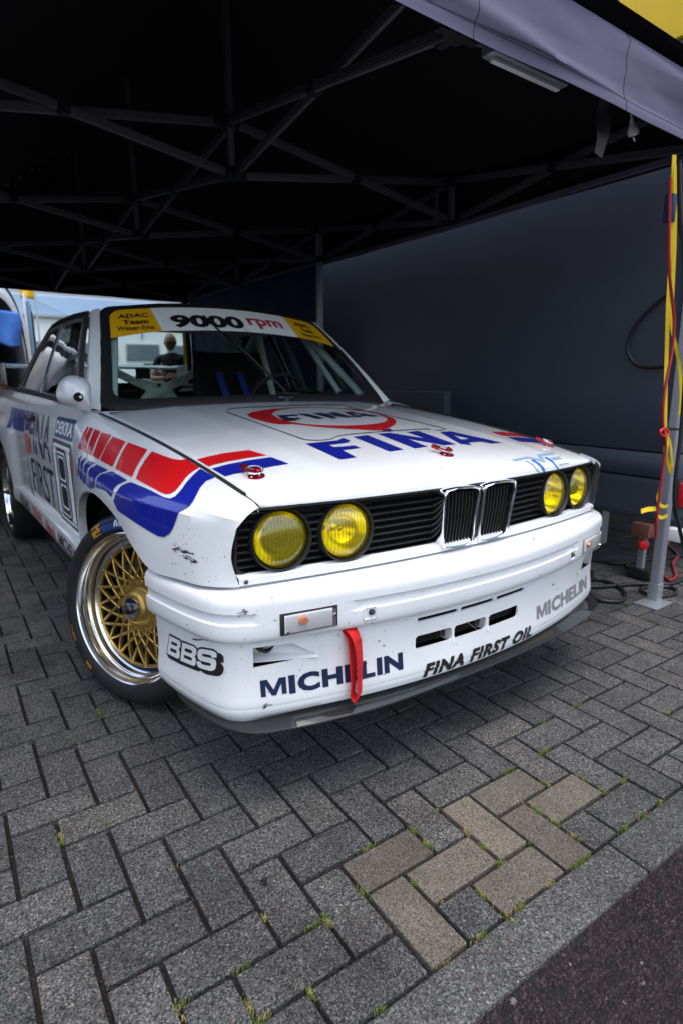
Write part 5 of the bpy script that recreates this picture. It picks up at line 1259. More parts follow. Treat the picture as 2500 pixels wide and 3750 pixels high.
# roof: hipped, cloth slightly slack between the bars
ov = .035
def roof_z(x, y):
    dx = min(x - (XL - ov), (XR + ov) - x); dy = min(y - (YN[0] - .045), (YN[4] + ov) - y); d = max(0, min(dx, dy)); run = (XR - XL) / 2 + ov
    z = 2.208 + .75 * min(1, d / run); return z - .018 * math.sin(math.pi * min(1, d / run)) * (1 + .3 * math.sin(3 * x + 2 * y))
nx, ny = 36, 60
V = [Vector((XL - .075 + (XR - XL + .15) * i / nx, .176 + (YN[4] + .075 - .176) * j / ny, 0)) for j in range(ny + 1) for i in range(nx + 1)]
for p in V: p.z = roof_z(p.x, p.y)
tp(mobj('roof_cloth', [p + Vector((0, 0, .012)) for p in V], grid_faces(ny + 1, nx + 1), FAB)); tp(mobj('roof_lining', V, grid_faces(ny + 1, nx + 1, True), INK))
def valance(a, b, out, wr, hem_m, name='valance'):
    a = Vector((*a, 0)); b = Vector((*b, 0)); L = (b - a).length; d = (b - a) / L; o = Vector((*out, 0)); n = int(L / .02); rows, inn = [], []
    zs = [2.212, 2.208, 2.20, 2.18, 2.14, 2.10, 2.06, 2.03, 2.012, 2.008, 1.99, 1.976, 1.974]
    for z in zs:
        r = []; q = (2.212 - z) / .238
        for i in range(n + 1):
            s = L * i / n
            w = wr * (math.sin(s * 3.1 + z * 26 + .5) * .40 + math.sin(s * 7.3 + z * 47 + 1.3) * .22 + math.sin(s * 5.2 + z * 71 + math.sin(s * 2.3) * 1.5) * .16 + math.sin(s * 17 + z * 33) * .06) * min(1, q * 4) * (1 if z > 2.011 else .4)
            sag = .003 * math.sin(s * 1.7) * q + .0015 * math.sin(s * 6.3 + 1) * q
            r.append(a + d * s + o * (.022 + abs(wr) * .55 * min(1, q * 4) + w + (.002 if z < 2.01 else 0) + .006 * q) + Vector((0, 0, z + sag - (.036 if out[1] < 0 else 0))))
        rows.append(r)
    f = patch_obj(name, rows, FAB, None, flip=True, sharp=80); tp(f)
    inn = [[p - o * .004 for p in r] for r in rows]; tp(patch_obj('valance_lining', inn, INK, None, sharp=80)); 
    for k in range(1, int(L / .74) + 1):      # seams and stitched hem
        s = k * .74
        if s < L - .1:
            i = int(s / L * n); tp(tube('valance_seam', [r[i] + o * .0015 for r in rows], .0010, BLK, None, 5))
    for zi in (8, 9): tp(tube('hem_stitch', [p + o * .001 for p in rows[zi][::2]], .0005, BLK, None, 4))
    return rows
valance((XL - ov, .230), (XR + ov, .230), (0, -1), .030, FAB); valance((XL - ov - .03, YN[4] + ov), (XR + ov + .03, YN[4] + ov), (0, 1), .008, FAB)
valance((XL - ov, .21), (XL - ov, YN[4] + ov + .03), (-1, 0), .008, FAB); valance((XR + ov, .21), (XR + ov, YN[4] + ov + .03), (1, 0), .008, FAB)
hm = [Vector((XR + .03 + .004 * math.sin(y * 5), y, 1.975 + .012 * math.sin(y * 1.3 + 2))) for y in [YN[0] + .05 + (YN[4] - YN[0] - .1) * i / 60 for i in range(61)]]
V = []
for p in hm: V += [p + Vector((-.006, 0, .024)), p + Vector((-.008, 0, 0)), p + Vector((0, 0, -.006))]
tp(mobj('side_hem', V, grid_faces(len(hm), 3), FAB))
V = []
for i in range(41):
    y = 3.20 + 2.88 * i / 40
    for j in range(13): V.append((XR + .045 + .012 * math.sin(y * 7 + j * .3) * (1 - j / 14) + .006 * math.sin(y * 17), y, .02 + 1.99 * j / 12))
tp(mobj('tent_wall', V, grid_faces(41, 13), NAVYF))
# hook and loop bands round the truss posts
for y in (1.66, 1.80): tp(bar('wall_band', (XR - .035, y, 1.99), (XR - .035, y, 2.17), .026, .006, FAB, None, (1, 0, 0)))
# unseen copy of the tent, added at the left to shade the ground
SHADE_TENT = TENT.copy(); COL.objects.link(SHADE_TENT); SHADE_TENT.location.x -= 3.06; SHADE_TENT['label'] = 'unseen second canopy tent, added left of the race car to shade the ground'
for o in list(TENT.children):
    if o.name.startswith(('tent_wall', 'wall_band')): continue
    n = o.copy(); COL.objects.link(n); n.parent = SHADE_TENT
V = [(XL - 3.06 - .02 + .01 * math.sin(k * 1.7), YN[0] + (YN[4] - YN[0]) * k / 24, z) for k in range(25) for z in (.02, .7, 1.4, 2.1)]
o = mobj('tent_wall', V, grid_faces(25, 4), NAVYF); o.parent = SHADE_TENT; o.matrix_parent_inverse = Matrix.Translation(-(TO + Vector((-3.06, 0, 0))))  # unseen wall added to keep out light from the left
TENT['group'] = SHADE_TENT['group'] = 'canopy tents in the row'
# things hung on the tent
p = Vector((1.035, .275, 1.955))
PL = thing('mains_plug', 'white mains plug dangling from the front edge of the canopy', 'plug', tuple(p))
WP_ = mat('white plastic', (.75, .75, .76), .35, var=.05, vscale=50)
def pp(o): o.parent = PL; o.matrix_parent_inverse = Matrix.Translation(-p); return o
ax = Vector((.25, -.1, -1)).normalized()
pp(lathe('body', [(0, .034), (.007, .034), (.0085, .020), (.0125, .010), (.0185, .002), (.0195, -.012), (.0185, -.020), (.012, -.0215), (0, -.0215)], WP_, None, 20, axis_mtx(p, -ax)))
for dx in (-.009, .009): pp(lathe('prong', [(0, .018), (.0022, .017), (.0022, 0)], CHROME, None, 10, axis_mtx(p + ax * .021 + Vector((dx, dx * .3, 0)), ax)))
pp(tube('flex', cr([p - ax * .03, p - ax * .06 + Vector((.0, .0, .01)), (1.03, .262, 2.05), (1.03, .262, 2.20)], 4), .0035, WP_, None, 8))
V = []
for i in range(9):
    q = i / 8
    for j in range(4): V.append((.905 + .075 * j / 3 - .02 * q + .008 * math.sin(q * 7), .335 + .014 * math.sin(q * 6 + j * .4), 2.05 - .185 * q))
tg = mobj('cloth_tag', V, grid_faces(9, 4), mat('worn grey label cloth', (.14, .12, .13), .8, var=.3, vscale=30)); tag(tg, 'crumpled grey cloth label hanging beside the white plug', 'label')
LB = thing('strip_lamp', 'unlit grey strip lamp tucked behind the canopy valance', 'lamp', (.40, .33, 2.0))
for nm, c, s_, m in (('housing', (.40, .262, 1.985), (.36, .05, .03), GALV), ('tube', (.40, .262, 1.964), (.32, .02, .014), WP_)):
    o = box(nm, c, s_, m, None, None, .006); o.parent = LB; o.matrix_parent_inverse = Matrix.Translation((-.40, -.33, -2.0))
# ------------------------------------------------------------------ trailer beside the tent
TRM = mat('dark grey trailer panel', (.044, .052, .078), .5, .0, .10, .3, var=.10, vscale=1.5, bump=.05, bscale=6); TR2 = mat('slate trailer skirt', (.045, .052, .072), .45, var=.12, vscale=3); TRR = mat('red lamp lens', (.55, .012, .02), .12, coat=1.)
TRL = thing('box_trailer', 'dark grey box trailer standing close along the right side of the canopy', 'trailer', (2.7, 3.2, 0))
def rp(o): o.parent = TRL; o.matrix_parent_inverse = Matrix.Translation((-2.7, -3.2, 0)); return o
X0 = 1.80
def tr_panel(name, z0, z1, x, y0, y1, m, bulge=0.):
    rows = []; pr = [(z1, .004), (z1 - .006, 0)] + [(z1 - (z1 - z0) * k / 6, -bulge * math.sin(math.pi * k / 6)) for k in range(1, 6)] + [(z0 + .006, 0), (z0, .004)]
    for z, o in pr:
        r = [Vector((x + o, y1, z)), Vector((x + o, (y0 + y1) / 2, z)), Vector((x + o, y0 + .06, z))] + [Vector((x + o + .06 - .06 * math.cos(a), y0 + .06 - .06 * math.sin(a), z)) for a in (.4, .8, 1.2, 1.57)] + [Vector((x + 1.2, y0 + o, z))]
        rows.append(r)
    return rp(patch_obj(name, rows, m, None, sharp=40))
tr_panel('side_panel', .688, 2.42, X0, .34, 6.6, TRM); tr_panel('lower_rail', .556, .682, X0 - .008, .33, 6.6, TRM, .014); tr_panel('skirt', .335, .548, X0 - .004, .35, 6.6, TR2)
rp(box('trailer_core', (2.9, 3.5, 1.4), (2.0, 6.0, 1.9), DARK)); rp(box('trailer_roof', (2.9, 3.45, 2.43), (2.22, 6.3, .04), TRM))
rp(box('side_locker', (X0 - .03, 2.82, .66), (.07, 1.86, .62), TR2, None, None, .008))
for y in (2.50, 4.66):
    rp(box('panel_seam', (X0 + .0015, y, 1.55), (.006, .006, 1.72), TRM))
    for k in range(9): rp(lathe('rivet', [(0, .003), (.004, .0022), (.0055, 0)], TR2, None, 8, axis_mtx((X0 - .001, y + .022, .74 + .2 * k), (-1, 0, 0))))
rp(bar('corner_trim', (X0 - .006, .372, .69), (X0 - .006, .372, 2.38), .012, .03, TR2, None, (0, 1, 0), .003))
T = Vector((1.93, .318, .475)); rp(box('tail_lamp', T, (.16, .05, .13), TRR, None, None, .018)); rp(box('tail_lamp_base', (1.94, .338, .475), (.20, .03, .16), RUB, None, None, .008))
for y in (2.6, 3.5):
    rp(lathe('trailer_wheel', [(.18, -.10), (.29, -.10), (.31, -.07), (.31, .07), (.29, .10), (.18, .10), (.17, .06), (.06, .05), (0, .05)], TYRE, None, 40, axis_mtx((2.05, y, .31), (-1, 0, 0))))
for y in (1.0, 5.4): rp(bar('support_leg', (2.3, y, 0), (2.3, y, .6), .08, .08, GALV, None, (0, 1, 0)))
DL = thing('loading_trolley', 'small wooden trolley with red castor pushed under the trailer edge', 'trolley', (1.74, .42, 0))
def dp(o): o.parent = DL; o.matrix_parent_inverse = Matrix.Translation((-1.74, -.42, 0)); return o
dp(box('front_board', (1.80, .455, .275), (.07, .09, .075), mat('reddish wood', (.15, .055, .035), .7, var=.3, vscale=25), None, None, .004)); dp(box('white_board', (1.86, .36, .268), (.06, .17, .065), WP_, None, None, .005))
dp(bar('strut', (1.82, .46, .06), (1.82, .46, .24), .03, .03, GALV, None, (0, 1, 0)))
dp(lathe('castor', [(0, .014), (.014, .014), (.024, .011), (.028, .004), (.028, -.010), (.014, -.014)], mat('red castor', (.5, .01, .015), .35), None, 28, axis_mtx((1.785, .44, .198), (-.6, -.8, 0))))
dp(bar('castor_fork', (1.80, .455, .19), (1.80, .455, .245), .02, .03, GALV, None, (0, 1, 0))); dp(box('trolley_base', (1.83, .45, .035), (.10, .12, .05), RUB, None, None, .008))
# ------------------------------------------------------------------ straps and cables at the right leg
YST = mat('yellow webbing', (.80, .55, .008), .7, bump=.5, bscale=600); CBL = mat('black cable', (.012, .012, .013), .4); RCB = mat('red cable', (.30, .012, .015), .4)
def at_d(x, y, fx=None, fy=None):
    d = px(x, y)
    t_ = (fx - CAM.x) / d.x if fx is not None else (fy - CAM.y) / d.y
    return CAM + d * t_
z5 = lambda x, y: (2250 + x * .5952, 900 + y * .5952)
SY = .208
YS = thing('ratchet_strap', 'yellow ratchet strap hanging down the front right tent leg with loose ends', 'strap', (1.56, SY, 0))
def yp(o): o.parent = YS; o.matrix_parent_inverse = Matrix.Translation((-1.56, -SY, 0)); return o
def rib(name, pts, wd, fy, m=YST, sd=(.81, -.58, 0)):
    return yp(ribbon(name, [at_d(*z5(x, y), fy=fy + (i % 2) * .003) for i, (x, y) in enumerate(pts)], wd, m, None, sd, .002))
rib('strap_run', [(365, -560), (352, -300), (345, 0), (335, 200), (325, 400), (318, 650), (312, 850), (308, 1130)], .016, .20)
rib('strap_run', [(372, -500), (366, 0), (352, 300), (348, 490), (370, 600), (395, 740), (408, 900), (400, 1040)], .015, .19)
rib('strap_end', [(312, 1130), (318, 1200), (310, 1270), (330, 1340), (345, 1400)], .018, .18); rib('strap_end', [(320, 1150), (340, 1220), (348, 1290), (352, 1360)], .016, .185, YST, (.9, -.1, 0))
rib('strap_tail', [(160, 1635), (200, 1622), (250, 1618)], .020, .19, YST, (.1, .3, 1)); rib('strap_tail', [(268, 1500), (258, 1545), (270, 1585), (300, 1605), (326, 1602)], .016, .185, YST, (.5, 0, 1)); rib('strap_tail', [(255, 1660), (290, 1672), (324, 1660)], .016, .185, YST, (.2, 0, 1))
yp(box('ratchet', at_d(*z5(338, -230), fy=.19), (.045, .03, .10), mat('dark blue ratchet', (.02, .04, .09), .4, .5), None, None, .006))
rc = tube('red_lead', cr([at_d(*z5(x, y), fy=.175) for x, y in ((340, -420), (332, 0), (336, 180), (352, 330), (364, 480), (352, 640), (330, 760), (308, 880), (295, 1000), (297, 1130), (312, 1230), (300, 1340), (285, 1450), (268, 1580), (255, 1700), (252, 1800))], 5), .0062, RCB, None, 8)
tag(rc, 'dark red cable running down the front right tent leg', 'cable')
rg = tube('red_ring', [at_d(*z5(303 + 25 * math.cos(a), 1148 + 22 * math.sin(a)), fy=.165) for a in [k * math.pi / 12 for k in range(24)]], .0055, mat('red plastic', (.6, .015, .02), .35), None, 8, True); tag(rg, 'red ring clip holding the yellow strap to the tent leg', 'clip')
vb = bar('hook_band', at_d(*z5(300, 1125), fy=.20), at_d(*z5(385, 1128), fy=.20), .036, .012, RUB, None, (0, 0, 1), .003); tag(vb, 'black hook and loop band round the tent leg above the red ring', 'band')
lc = tube('wall_cable', cr([at_d(*z5(x, y), fx=1.765) for x, y in ((330, 300), (280, 335), (190, 415), (120, 500), (80, 600), (85, 670), (130, 730), (200, 748), (310, 742))], 6), .0095, CBL, None, 8); tag(lc, 'black cable bulging in a loop against the trailer wall', 'cable')
dc = tube('drop_cable', cr([at_d(*z5(x, y), fy=.155) for x, y in ((395, -520), (400, -200), (425, 60), (440, 500), (425, 900), (400, 1200), (375, 1400), (365, 1560), (372, 1640), (395, 1730), (415, 1820), (430, 1900))], 5), .009, CBL, None, 8); tag(dc, 'thick black cable hanging down to the right of the tent leg', 'cable')
q2 = lambda x, y: (2000 + x * .3189, 1900 + y * .3189)
def floor_cable(name, pts, r, m, label):
    P = [px_z(*q2(x, y), r + .001) for x, y in pts]; o = tube(name, cr(P, 6), r, m, None, 8); tag(o, label, 'cable'); return o
floor_cable('floor_cable', [(300, 560), (420, 570), (520, 615), (540, 660), (490, 720), (470, 790), (490, 870), (580, 925), (720, 948), (830, 945), (895, 915), (905, 870), (860, 810), (770, 750), (660, 710), (540, 690), (420, 640), (330, 600)], .010, CBL, 'black cable coiled in a wide loop on the bricks behind the splitter corner')
floor_cable('floor_cable', [(330, 760), (480, 778), (700, 772), (1000, 748), (1240, 748), (1400, 748), (1500, 720), (1600, 670), (1800, 560)], .011, CBL, 'black cable running straight across the bricks behind the tent leg')
floor_cable('floor_cable', [(1075, 825), (1100, 795), (1250, 778), (1420, 785), (1492, 822), (1450, 868), (1330, 890), (1180, 868), (1080, 830)], .009, CBL, 'black cable loop lying round the foot of the front tent leg')
floor_cable('floor_cable', [(470, 465), (650, 490), (800, 512), (930, 505), (1050, 480), (1240, 462), (1450, 440), (1600, 400)], .010, CBL, 'black cable in the shade along the trailer side')
floor_cable('floor_cable', [(945, 500), (918, 540), (970, 585), (1080, 603), (1170, 595), (1182, 565), (1100, 530), (1000, 508)], .009, CBL, 'small black cable loop on the bricks beside the trailer')
floor_cable('red_floor_cable', [(1700, 180), (1568, 198), (1450, 232), (1388, 290), (1440, 345), (1508, 420), (1450, 500), (1465, 590), (1480, 660), (1410, 705), (1345, 665), (1328, 590), (1325, 520)], .008, RCB, 'red cable snaking over the bricks right of the tent leg')

o = box('leg_shade_wrap', (XR, YN[4], 1.50), (.075, .075, 1.36), mat('leg shade black', (.012, .012, .012), .9), None, None, .01); tp(o)  # dark wrap added so the backlit rear leg does not show bright
bs = ribbon('back_strap', [(XR - .05, YN[4] - .045, 1.95), (XR - .052, YN[4] - .047, 1.6), (XR - .048, YN[4] - .05, 1.2), (XR - .05, YN[4] - .046, .8)], .035, YST, None, (.81, -.58, 0)); tag(bs, 'narrow yellow strap hanging on the rear right tent leg behind the car', 'strap')
# ------------------------------------------------------------------ people
SKIN = mat('skin', (.42, .235, .165), .5, var=.08, vscale=30); TEE = mat('black tee shirt cloth', (.012, .012, .014), .85, var=.2, vscale=15); JEAN = mat('dark trousers cloth', (.02, .024, .035), .85); SHOE = mat('dark shoe leather', (.012, .011, .011), .5); STUB = mat('dark stubble hair', (.05, .035, .03), .8)
def skin_obj(name, joints, edges, m, parent, levels=2, root=0):
    me = bpy.data.meshes.new(name); me.from_pydata([j[0] for j in joints], edges, []); me.update(); me.materials.append(m)
    o = bpy.data.objects.new(name, me); COL.objects.link(o)
    md = o.modifiers.new('Skin', 'SKIN'); md.use_smooth_shade = True
    lay_ = me.skin_vertices[0].data if me.skin_vertices else None
    if lay_ is None: me.attributes.new; 
    for i, j in enumerate(joints):
        r = j[1]; lay_[i].radius = r if isinstance(r, tuple) else (r, r); lay_[i].use_root = (i == root)
    ss = o.modifiers.new('Sub', 'SUBSURF'); ss.levels = levels; ss.render_levels = levels
    bake(o); o.data.materials.clear(); o.data.materials.append(m); o.parent = parent; return o
def person(name, label, loc, rz, H, pose):
    P = thing(name, label, 'person', loc, rz); k = H / 1.78
    def J(x, y, z): return (x * k, y * k, z * k)
    # faces -y in its own frame; x to its left
    hip = [(J(0, 0, .98), (.15 * k, .105 * k)), (J(0, .0, 1.12), (.135 * k, .095 * k)), (J(0, .01, 1.28), (.155 * k, .105 * k)), (J(0, .015, 1.43), (.145 * k, .085 * k)), (J(0, 0, 1.52), .058 * k)]
    sh = {}
    jt = list(hip); ed = [(0, 1), (1, 2), (2, 3), (3, 4)]
    for s in (1, -1):
        n = len(jt); el, wr = pose[s]
        jt += [(J(s * .185, .015, 1.44), .062 * k), (J(*(Vector((s * .185, .015, 1.44)).lerp(Vector(el), .6))), .054 * k)]; ed += [(3, n), (n, n + 1)]
    body = skin_obj('body', jt, ed, TEE, P)
    for s in (1, -1):
        el, wr = pose[s]; e = Vector(el); w_ = Vector(wr); d = (w_ - e).normalized(); a0 = Vector((s * .185, .015, 1.44)).lerp(e, .5)
        skin_obj('arm', [(J(*a0), .043 * k), (J(*e), .040 * k), (J(*e.lerp(w_, .35)), .041 * k), (J(*w_), .027 * k)], [(0, 1), (1, 2), (2, 3)], SKIN, P)
        jt = [(J(*(w_ + d * .01)), (.030 * k, .020 * k)), (J(*(w_ + d * .085)), (.040 * k, .016 * k))]; ed = [(0, 1)]
        sd = d.cross(Vector((0, 0, 1))); sd = sd.normalized() if sd.length > .1 else Vector((1, 0, 0)); up = sd.cross(d)
        for q in range(4):
            b0 = w_ + d * .085 + up * (.026 - .0175 * q); n = len(jt); L = (.072, .080, .075, .06)[q]; cu = sd * s * .018
            jt += [(J(*b0), .0095 * k), (J(*(b0 + d * L * .5 + cu * .3)), .0088 * k), (J(*(b0 + d * L * .9 + cu)), .0075 * k)]; ed += [(1, n), (n, n + 1), (n + 1, n + 2)]
        n = len(jt); b0 = w_ + d * .03 + up * .03; jt += [(J(*b0), .011 * k), (J(*(b0 + d * .03 + up * .025)), .010 * k), (J(*(b0 + d * .06 + up * .03)), .008 * k)]; ed += [(0, n), (n, n + 1), (n + 1, n + 2)]
        skin_obj('hand', jt, ed, SKIN, P, 1)
        skin_obj('trouser_leg', [(J(s * .09, 0, .98), .105 * k), (J(s * .10, -.01, .75), .088 * k), (J(s * .105, -.015, .52), .066 * k), (J(s * .11, .01, .34), .06 * k), (J(s * .11, .02, .08), .052 * k)], [(0, 1), (1, 2), (2, 3), (3, 4)], JEAN, P)
        bm = bmesh.new(); bmesh.ops.create_uvsphere(bm, u_segments=14, v_segments=8, radius=1)
        for v in bm.verts: v.co = Vector(J(s * .115 + v.co.x * .048, -.055 + v.co.y * .14, max(0, .045 + v.co.z * .05 - .02 * max(0, -v.co.y))))
        bobj('shoe', bm, SHOE, P)
    bm = bmesh.new(); bmesh.ops.create_uvsphere(bm, u_segments=32, v_segments=24, radius=1)
    for v in bm.verts:
        x, y, z = v.co; f = max(0, -y)
        w_ = .076 * (1 - .16 * max(0, -z)); yy = .098 * y * (1 - .10 * max(0, -z)); zz = .122 * z
        if y < 0 and z < -.1: yy -= .008 * f
        nose = math.exp(-((x / .16) ** 2 + ((z + .12) / .20) ** 2)) * f; yy -= .022 * nose
        eye = sum(math.exp(-(((x - sx_ * .40) / .17) ** 2 + ((z - .08) / .11) ** 2)) for sx_ in (-1, 1)) * f; yy += .011 * eye
        brow = math.exp(-((z - .26) / .1) ** 2) * f * (1 if abs(x) < .7 else .3); yy -= .005 * brow
        mouth = math.exp(-(((x) / .3) ** 2 + ((z + .48) / .045) ** 2)) * f; yy += .005 * mouth
        v.co = Vector((w_ * x, yy, zz))
    rot = Matrix.Rotation(pose.get('tilt', 0), 4, 'X')
    mt = Matrix.Translation(Vector(J(0, -.02, 1.655))) @ rot @ Matrix.Scale(k, 4)
    bmesh.ops.transform(bm, matrix=mt, verts=bm.verts); hd = bobj('head', bm, SKIN, P, sharp=80)
    for s in (1, -1):
        bm = bmesh.new(); bmesh.ops.create_uvsphere(bm, u_segments=10, v_segments=8, radius=1); bmesh.ops.transform(bm, matrix=mt @ Matrix.Translation((s * .078, .008, -.005)) @ Matrix.Diagonal((.010, .020, .032, 1)), verts=bm.verts); bobj('ear', bm, SKIN, hd)
        bm = bmesh.new(); bmesh.ops.create_uvsphere(bm, u_segments=10, v_segments=8, radius=1); bmesh.ops.transform(bm, matrix=mt @ Matrix.Translation((s * .031, -.080, .010)) @ Matrix.Diagonal((.012, .010, .007, 1)), verts=bm.verts); bobj('eye', bm, STUB, hd)
    bm = bmesh.new(); bmesh.ops.create_uvsphere(bm, u_segments=24, v_segments=16, radius=1)
    for v in bm.verts: v.co = Vector((.0775 * v.co.x, .0985 * v.co.y + .004, .1225 * v.co.z))
    bmesh.ops.delete(bm, geom=[v for v in bm.verts if v.co.z < .035 + .55 * max(0, -v.co.y) or (pose.get('bald') and v.co.z > .085)], context='VERTS'); bmesh.ops.transform(bm, matrix=mt @ Matrix.Translation((0, .002, .002)), verts=bm.verts); bobj('hair', bm, STUB, hd)
    return P
cross = {1: ((.27, -.05, 1.17), (-.02, -.20, 1.22)), -1: ((-.27, -.05, 1.17), (.03, -.23, 1.18)), 'tilt': R_(-16), 'bald': True}
man = person('person', 'bald person in a black tee shirt with folded arms behind the car', (1.44, 6.36, 0), R_(-38), 1.63, cross)
reach = {1: ((.25, -.16, 1.20), (.20, -.40, 1.13)), -1: ((-.25, -.16, 1.20), (-.14, -.42, 1.12)), 'tilt': R_(-10)}
person('person', 'person in dark clothes with both hands stretched towards the car tail', (-1.14, 4.05, -.16 + .16), R_(88), 1.60, reach)
# ------------------------------------------------------------------ cabinet standing in for a parked car at the left edge
q = CAM + px(15, 1650) * 6.0
TC = thing('cabinet_stand_in', 'dark teal cabinet with white worktop standing in for a parked car at the left edge', 'cabinet', (-1.02, 5.15, 0))
TEAL = mat('dark teal lacquer', (.012, .075, .085), .3, coat=.5)
def tcp(o): o.parent = TC; return o
tcp(box('carcass', (0, 0, .39), (.62, .46, .62), TEAL, None, None, .012))
for k in range(4): tcp(box('drawer', (.0, -.235, .165 + .15 * k), (.56, .02, .13), TEAL, None, None, .006)); tcp(box('drawer_handle', (0, -.25, .205 + .15 * k), (.40, .02, .014), GALV, None, None, .003))
tcp(box('worktop', (0, 0, .735), (.68, .52, .07), WHV, None, None, .008)); tcp(box('edge_strip', (0, -.262, .755), (.66, .006, .05), NAVY)); tcp(box('orange_label', (.20, -.247, .33), (.10, .006, .05), ORANGE))
for dx in (-.25, .25):
    for dy in (-.18, .18): tcp(lathe('castor', [(0, .02), (.035, .018), (.04, .01), (.04, -.01), (.035, -.018), (0, -.02)], RUB, None, 16, axis_mtx((dx, dy, .04), (1, 0, 0))))
# ------------------------------------------------------------------ van with open rear door
VAN = thing('delivery_van', 'white panel van with its rear open and a blue cloth in the opening', 'van', (-1.0, 7.2, 0))
VW = mat('van paint', (.70, .72, .74), .3, coat=.8); VG = mat('van dark trim', (.02, .02, .022), .5); VBL = mat('pale blue door lining', (.16, .30, .46), .5)
def vp_(o): o.parent = VAN; return o
sec = [(-.98, .35), (-1.0, .9), (-.99, 1.4), (-.93, 1.85), (-.80, 2.08), (-.5, 2.16), (0, 2.18), (.5, 2.16), (.80, 2.08), (.93, 1.85), (.99, 1.4), (1.0, .9), (.98, .35)]
sp_ = cr([(x, 0, z) for x, z in sec], 4)
vp_(patch_obj('body_shell', [[p + Vector((0, y, 0)) for p in sp_] for y in (0, 1.2, 2.4, 3.6, 4.4)], VW, None, thick=.03))
vp_(mobj('load_bay', [(-.94, .03, .55), (.94, .03, .55), (.94, 3.5, .55), (-.94, 3.5, .55), (-.94, 3.5, 2.0), (.94, 3.5, 2.0)], [(0, 1, 2, 3), (3, 2, 5, 4)], DARK, None, False)); vp_(box('rear_sill', (0, -.02, .47), (1.96, .14, .18), VG, None, None, .02))
o = tube('opening_seal', [Vector((p.x * .94, -.006, .55 + (p.z - .35) * .93)) for p in sp_], .013, VG, None, 6); vp_(o)
ring_v = [q_ for p in sp_ for q_ in (Vector((p.x * 1.0, -.004, p.z)), Vector((p.x * .965, -.018, .35 + (p.z - .35) * .965 + .02)), Vector((p.x * .925, -.004, .35 + (p.z - .35) * .93 + .04)))]
vp_(mobj('rear_frame', ring_v, grid_faces(len(sp_), 3), VW))
o = vp_(patch_obj('nose', [[Vector((p.x * k_, 4.4 + dy, .35 + (p.z - .35) * kz)) for p in sp_] for dy, k_, kz in ((0, 1, 1), (.5, .97, .72), (.95, .93, .42), (1.05, .9, .2))], VW, None))
for s in (-1, 1):
    for y in (.9, 4.2): vp_(lathe('van_wheel', [(.2, -.11), (.32, -.11), (.34, -.08), (.34, .08), (.32, .11), (.2, .10), (.18, .06), (0, .06)], TYRE, None, 32, axis_mtx((s * .86, y, .34), (s, 0, 0))))
    vp_(box('tail_lamp', (s * .955, -.01, 1.0), (.07, .05, .30), TRR, None, None, .01))
DR = bpy.data.objects.new('rear_door', None); COL.objects.link(DR); DR.parent = VAN; DR.location = (1.0, -.03, 0); DR.rotation_euler = (0, 0, R_(80))
for nm, c, s_, m in (('door_skin', (.45, .03, 1.25), (.90, .03, 1.66), VW), ('door_lining', (.45, -.005, 1.22), (.84, .04, 1.54), VBL), ('door_window', (.45, -.032, 1.62), (.62, .012, .52), RUB), ('door_latch', (.86, -.03, 1.05), (.05, .05, .16), VG)):
    o = box(nm, c, s_, m, DR, None, .012)
V = []
for i in range(21):
    for j in range(15):
        s_ = i / 20; q_ = j / 14; V.append((.24 + .66 * s_ + .02 * math.sin(q_ * 5), -.06 - .03 * math.sin(s_ * 17) * (.3 + q_) - .02 * q_, 1.95 - .12 * math.sin(s_ * 1.2) - (.46 - .10 * s_ + .04 * math.sin(s_ * 9)) * q_))
cl = mobj('blue_cloth', [Vector(p) + Vector((-1.0, 7.2, 0)) for p in V], grid_faces(21, 15), mat('light blue cloth', (.06, .20, .62), .85, var=.1, vscale=6)); cl.modifiers.new('Solidify', 'SOLIDIFY').thickness = .004; tag(cl, 'light blue cloth hung up in the open rear of the white van', 'cloth')
V = []
for i in range(25):
    for j in range(11): s_ = i / 24; q_ = j / 10; V.append((-1.95 + .92 * s_, 7.2 - .07 - .025 * math.sin(s_ * 31) * (.3 + q_), 2.0 - 1.15 * q_ - .03 * math.sin(s_ * 3)))
cl = mobj('white_sheet', V, grid_faces(25, 11), mat('white cotton', (.74, .74, .78), .85, var=.04, vscale=8)); cl.modifiers.new('Solidify', 'SOLIDIFY').thickness = .004; tag(cl, 'white cotton sheet in the van opening, out of view, added for window reflections', 'sheet')  # out of view; added to brighten the reflection in the side windows
# ------------------------------------------------------------------ buildings
BWH = mat('white cladding', (.72, .73, .74), .6, var=.04, vscale=2); BBL = mat('pale blue cladding', (.36, .50, .68), .6, var=.05, vscale=2); BGR = mat('slate cladding', (.10, .125, .15), .6, var=.06, vscale=1); BYL = mat('yellow sign sheet', (.72, .44, .004), .5, var=.03, vscale=3); WIN = mat('window glass', (.10, .13, .15), .08, coat=1.)
PB = thing('pit_building', 'long white pit building with pale blue band seen beyond the tent', 'building', (6, 22.6, 0))
def pb(o): o.parent = PB; o.matrix_parent_inverse = Matrix.Translation((-6, -22.6, 0)); return o
pb(box('wall', (6, 24.6, 2.9), (40, 4, 5.8), BWH)); pb(box('blue_band', (6, 22.56, 3.62), (39.9, .08, .62), BBL)); pb(box('gutter', (6, 22.52, 3.27), (40, .10, .09), GALV)); pb(box('upper_fascia', (6, 22.58, 4.5), (40.02, .06, .9), BWH))
for k in range(16): pb(box('joint_post', (-13 + 2.4 * k, 22.55, 2.95), (.05, .10, .62), GALV))
for k in range(24):
    x = -13 + 1.6 * k; W_ = box('window', (x, 22.56, 2.12), (1.30, .06, .62), GALV, None, None, .01); pb(W_); g_ = box('pane', (x, 22.52, 2.12), (1.2, .02, .52), WIN, None); g_.parent = W_
for k in range(10): pb(box('door', (-12 + 3.9 * k, 22.56, .95), (2.6, .06, 1.5), BGR))
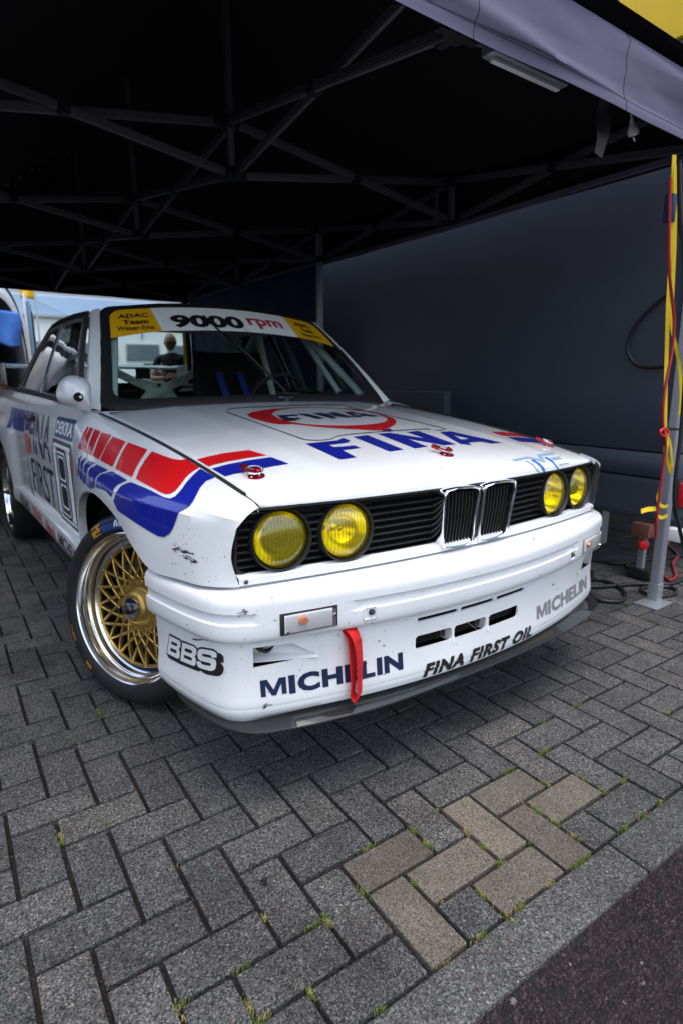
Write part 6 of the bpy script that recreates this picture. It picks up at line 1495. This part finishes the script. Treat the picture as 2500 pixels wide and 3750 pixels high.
pb(bar('stay_wire', (2.2, 22.4, 3.9), (3.6, 22.4, 3.3), .02, .02, GALV))
FP = thing('flag_banner', 'small yellow flag banner beside the open van door', 'flag', (.95, 12.4, 0)); bar('pole', (0, 0, 0), (0, 0, 3.1), .03, .03, GALV, FP, (0, 1, 0))
V = [( -.28 + .26 * i / 8 + .02, .03 * math.sin(i * 1.1), 2.98 - .36 * j / 6) for i in range(9) for j in range(7)]; o = mobj('flag_cloth', V, grid_faces(9, 7), BYL, FP); o.modifiers.new('Solidify', 'SOLIDIFY').thickness = .003
HX = 8.0
HB = thing('exhibition_hall', 'slate clad hall with large yellow lettered sign behind the canopy', 'building', (HX + 3, 3, 0))
def hb(o): o.parent = HB; o.matrix_parent_inverse = Matrix.Translation((-HX - 3, -3, 0)); return o
hb(box('white_wall', (HX + 3, 5, 2.66), (6, 22, 5.32), BWH)); hb(box('slate_wall', (HX + 3.03, 5, 7.6), (6, 22.05, 4.54), BGR)); hb(box('roof_edge', (HX + 3, 5, 9.93), (6.2, 22.2, .12), GALV))
SG = hb(box('sign_board', (HX - .01, 2.2, 6.95), (.10, 5.15, 2.6), BYL, None, None, .01))
bm = text_bm('ADAC', 1, .03); 
for v in bm.verts: v.co = Vector((HX - .064, 4.62 - 4.2 * v.co.x, 6.30 + 1.15 * v.co.y))
bmesh.ops.recalc_face_normals(bm, faces=bm.faces); o = bobj('sign_lettering', bm, BGR); o.parent = SG; o.matrix_parent_inverse = Matrix.Translation((-HX - 3, -3, 0)); o.modifiers.new('Solidify', 'SOLIDIFY').thickness = .01
for k in range(10): hb(box('panel_joint', (HX + .02, -4.5 + 2 * k, 7.6), (.05, .03, 4.5), GALV))
for k in range(4):
    W_ = hb(box('window', (HX - .01, -3 + 3.6 * k, 2.6), (.06, 2.0, 1.3), GALV, None, None, .01)); g_ = box('pane', (HX - .045, -3 + 3.6 * k, 2.6), (.02, 1.86, 1.16), WIN); g_.parent = W_; g_.matrix_parent_inverse = Matrix.Translation((-HX - 3, -3, 0))
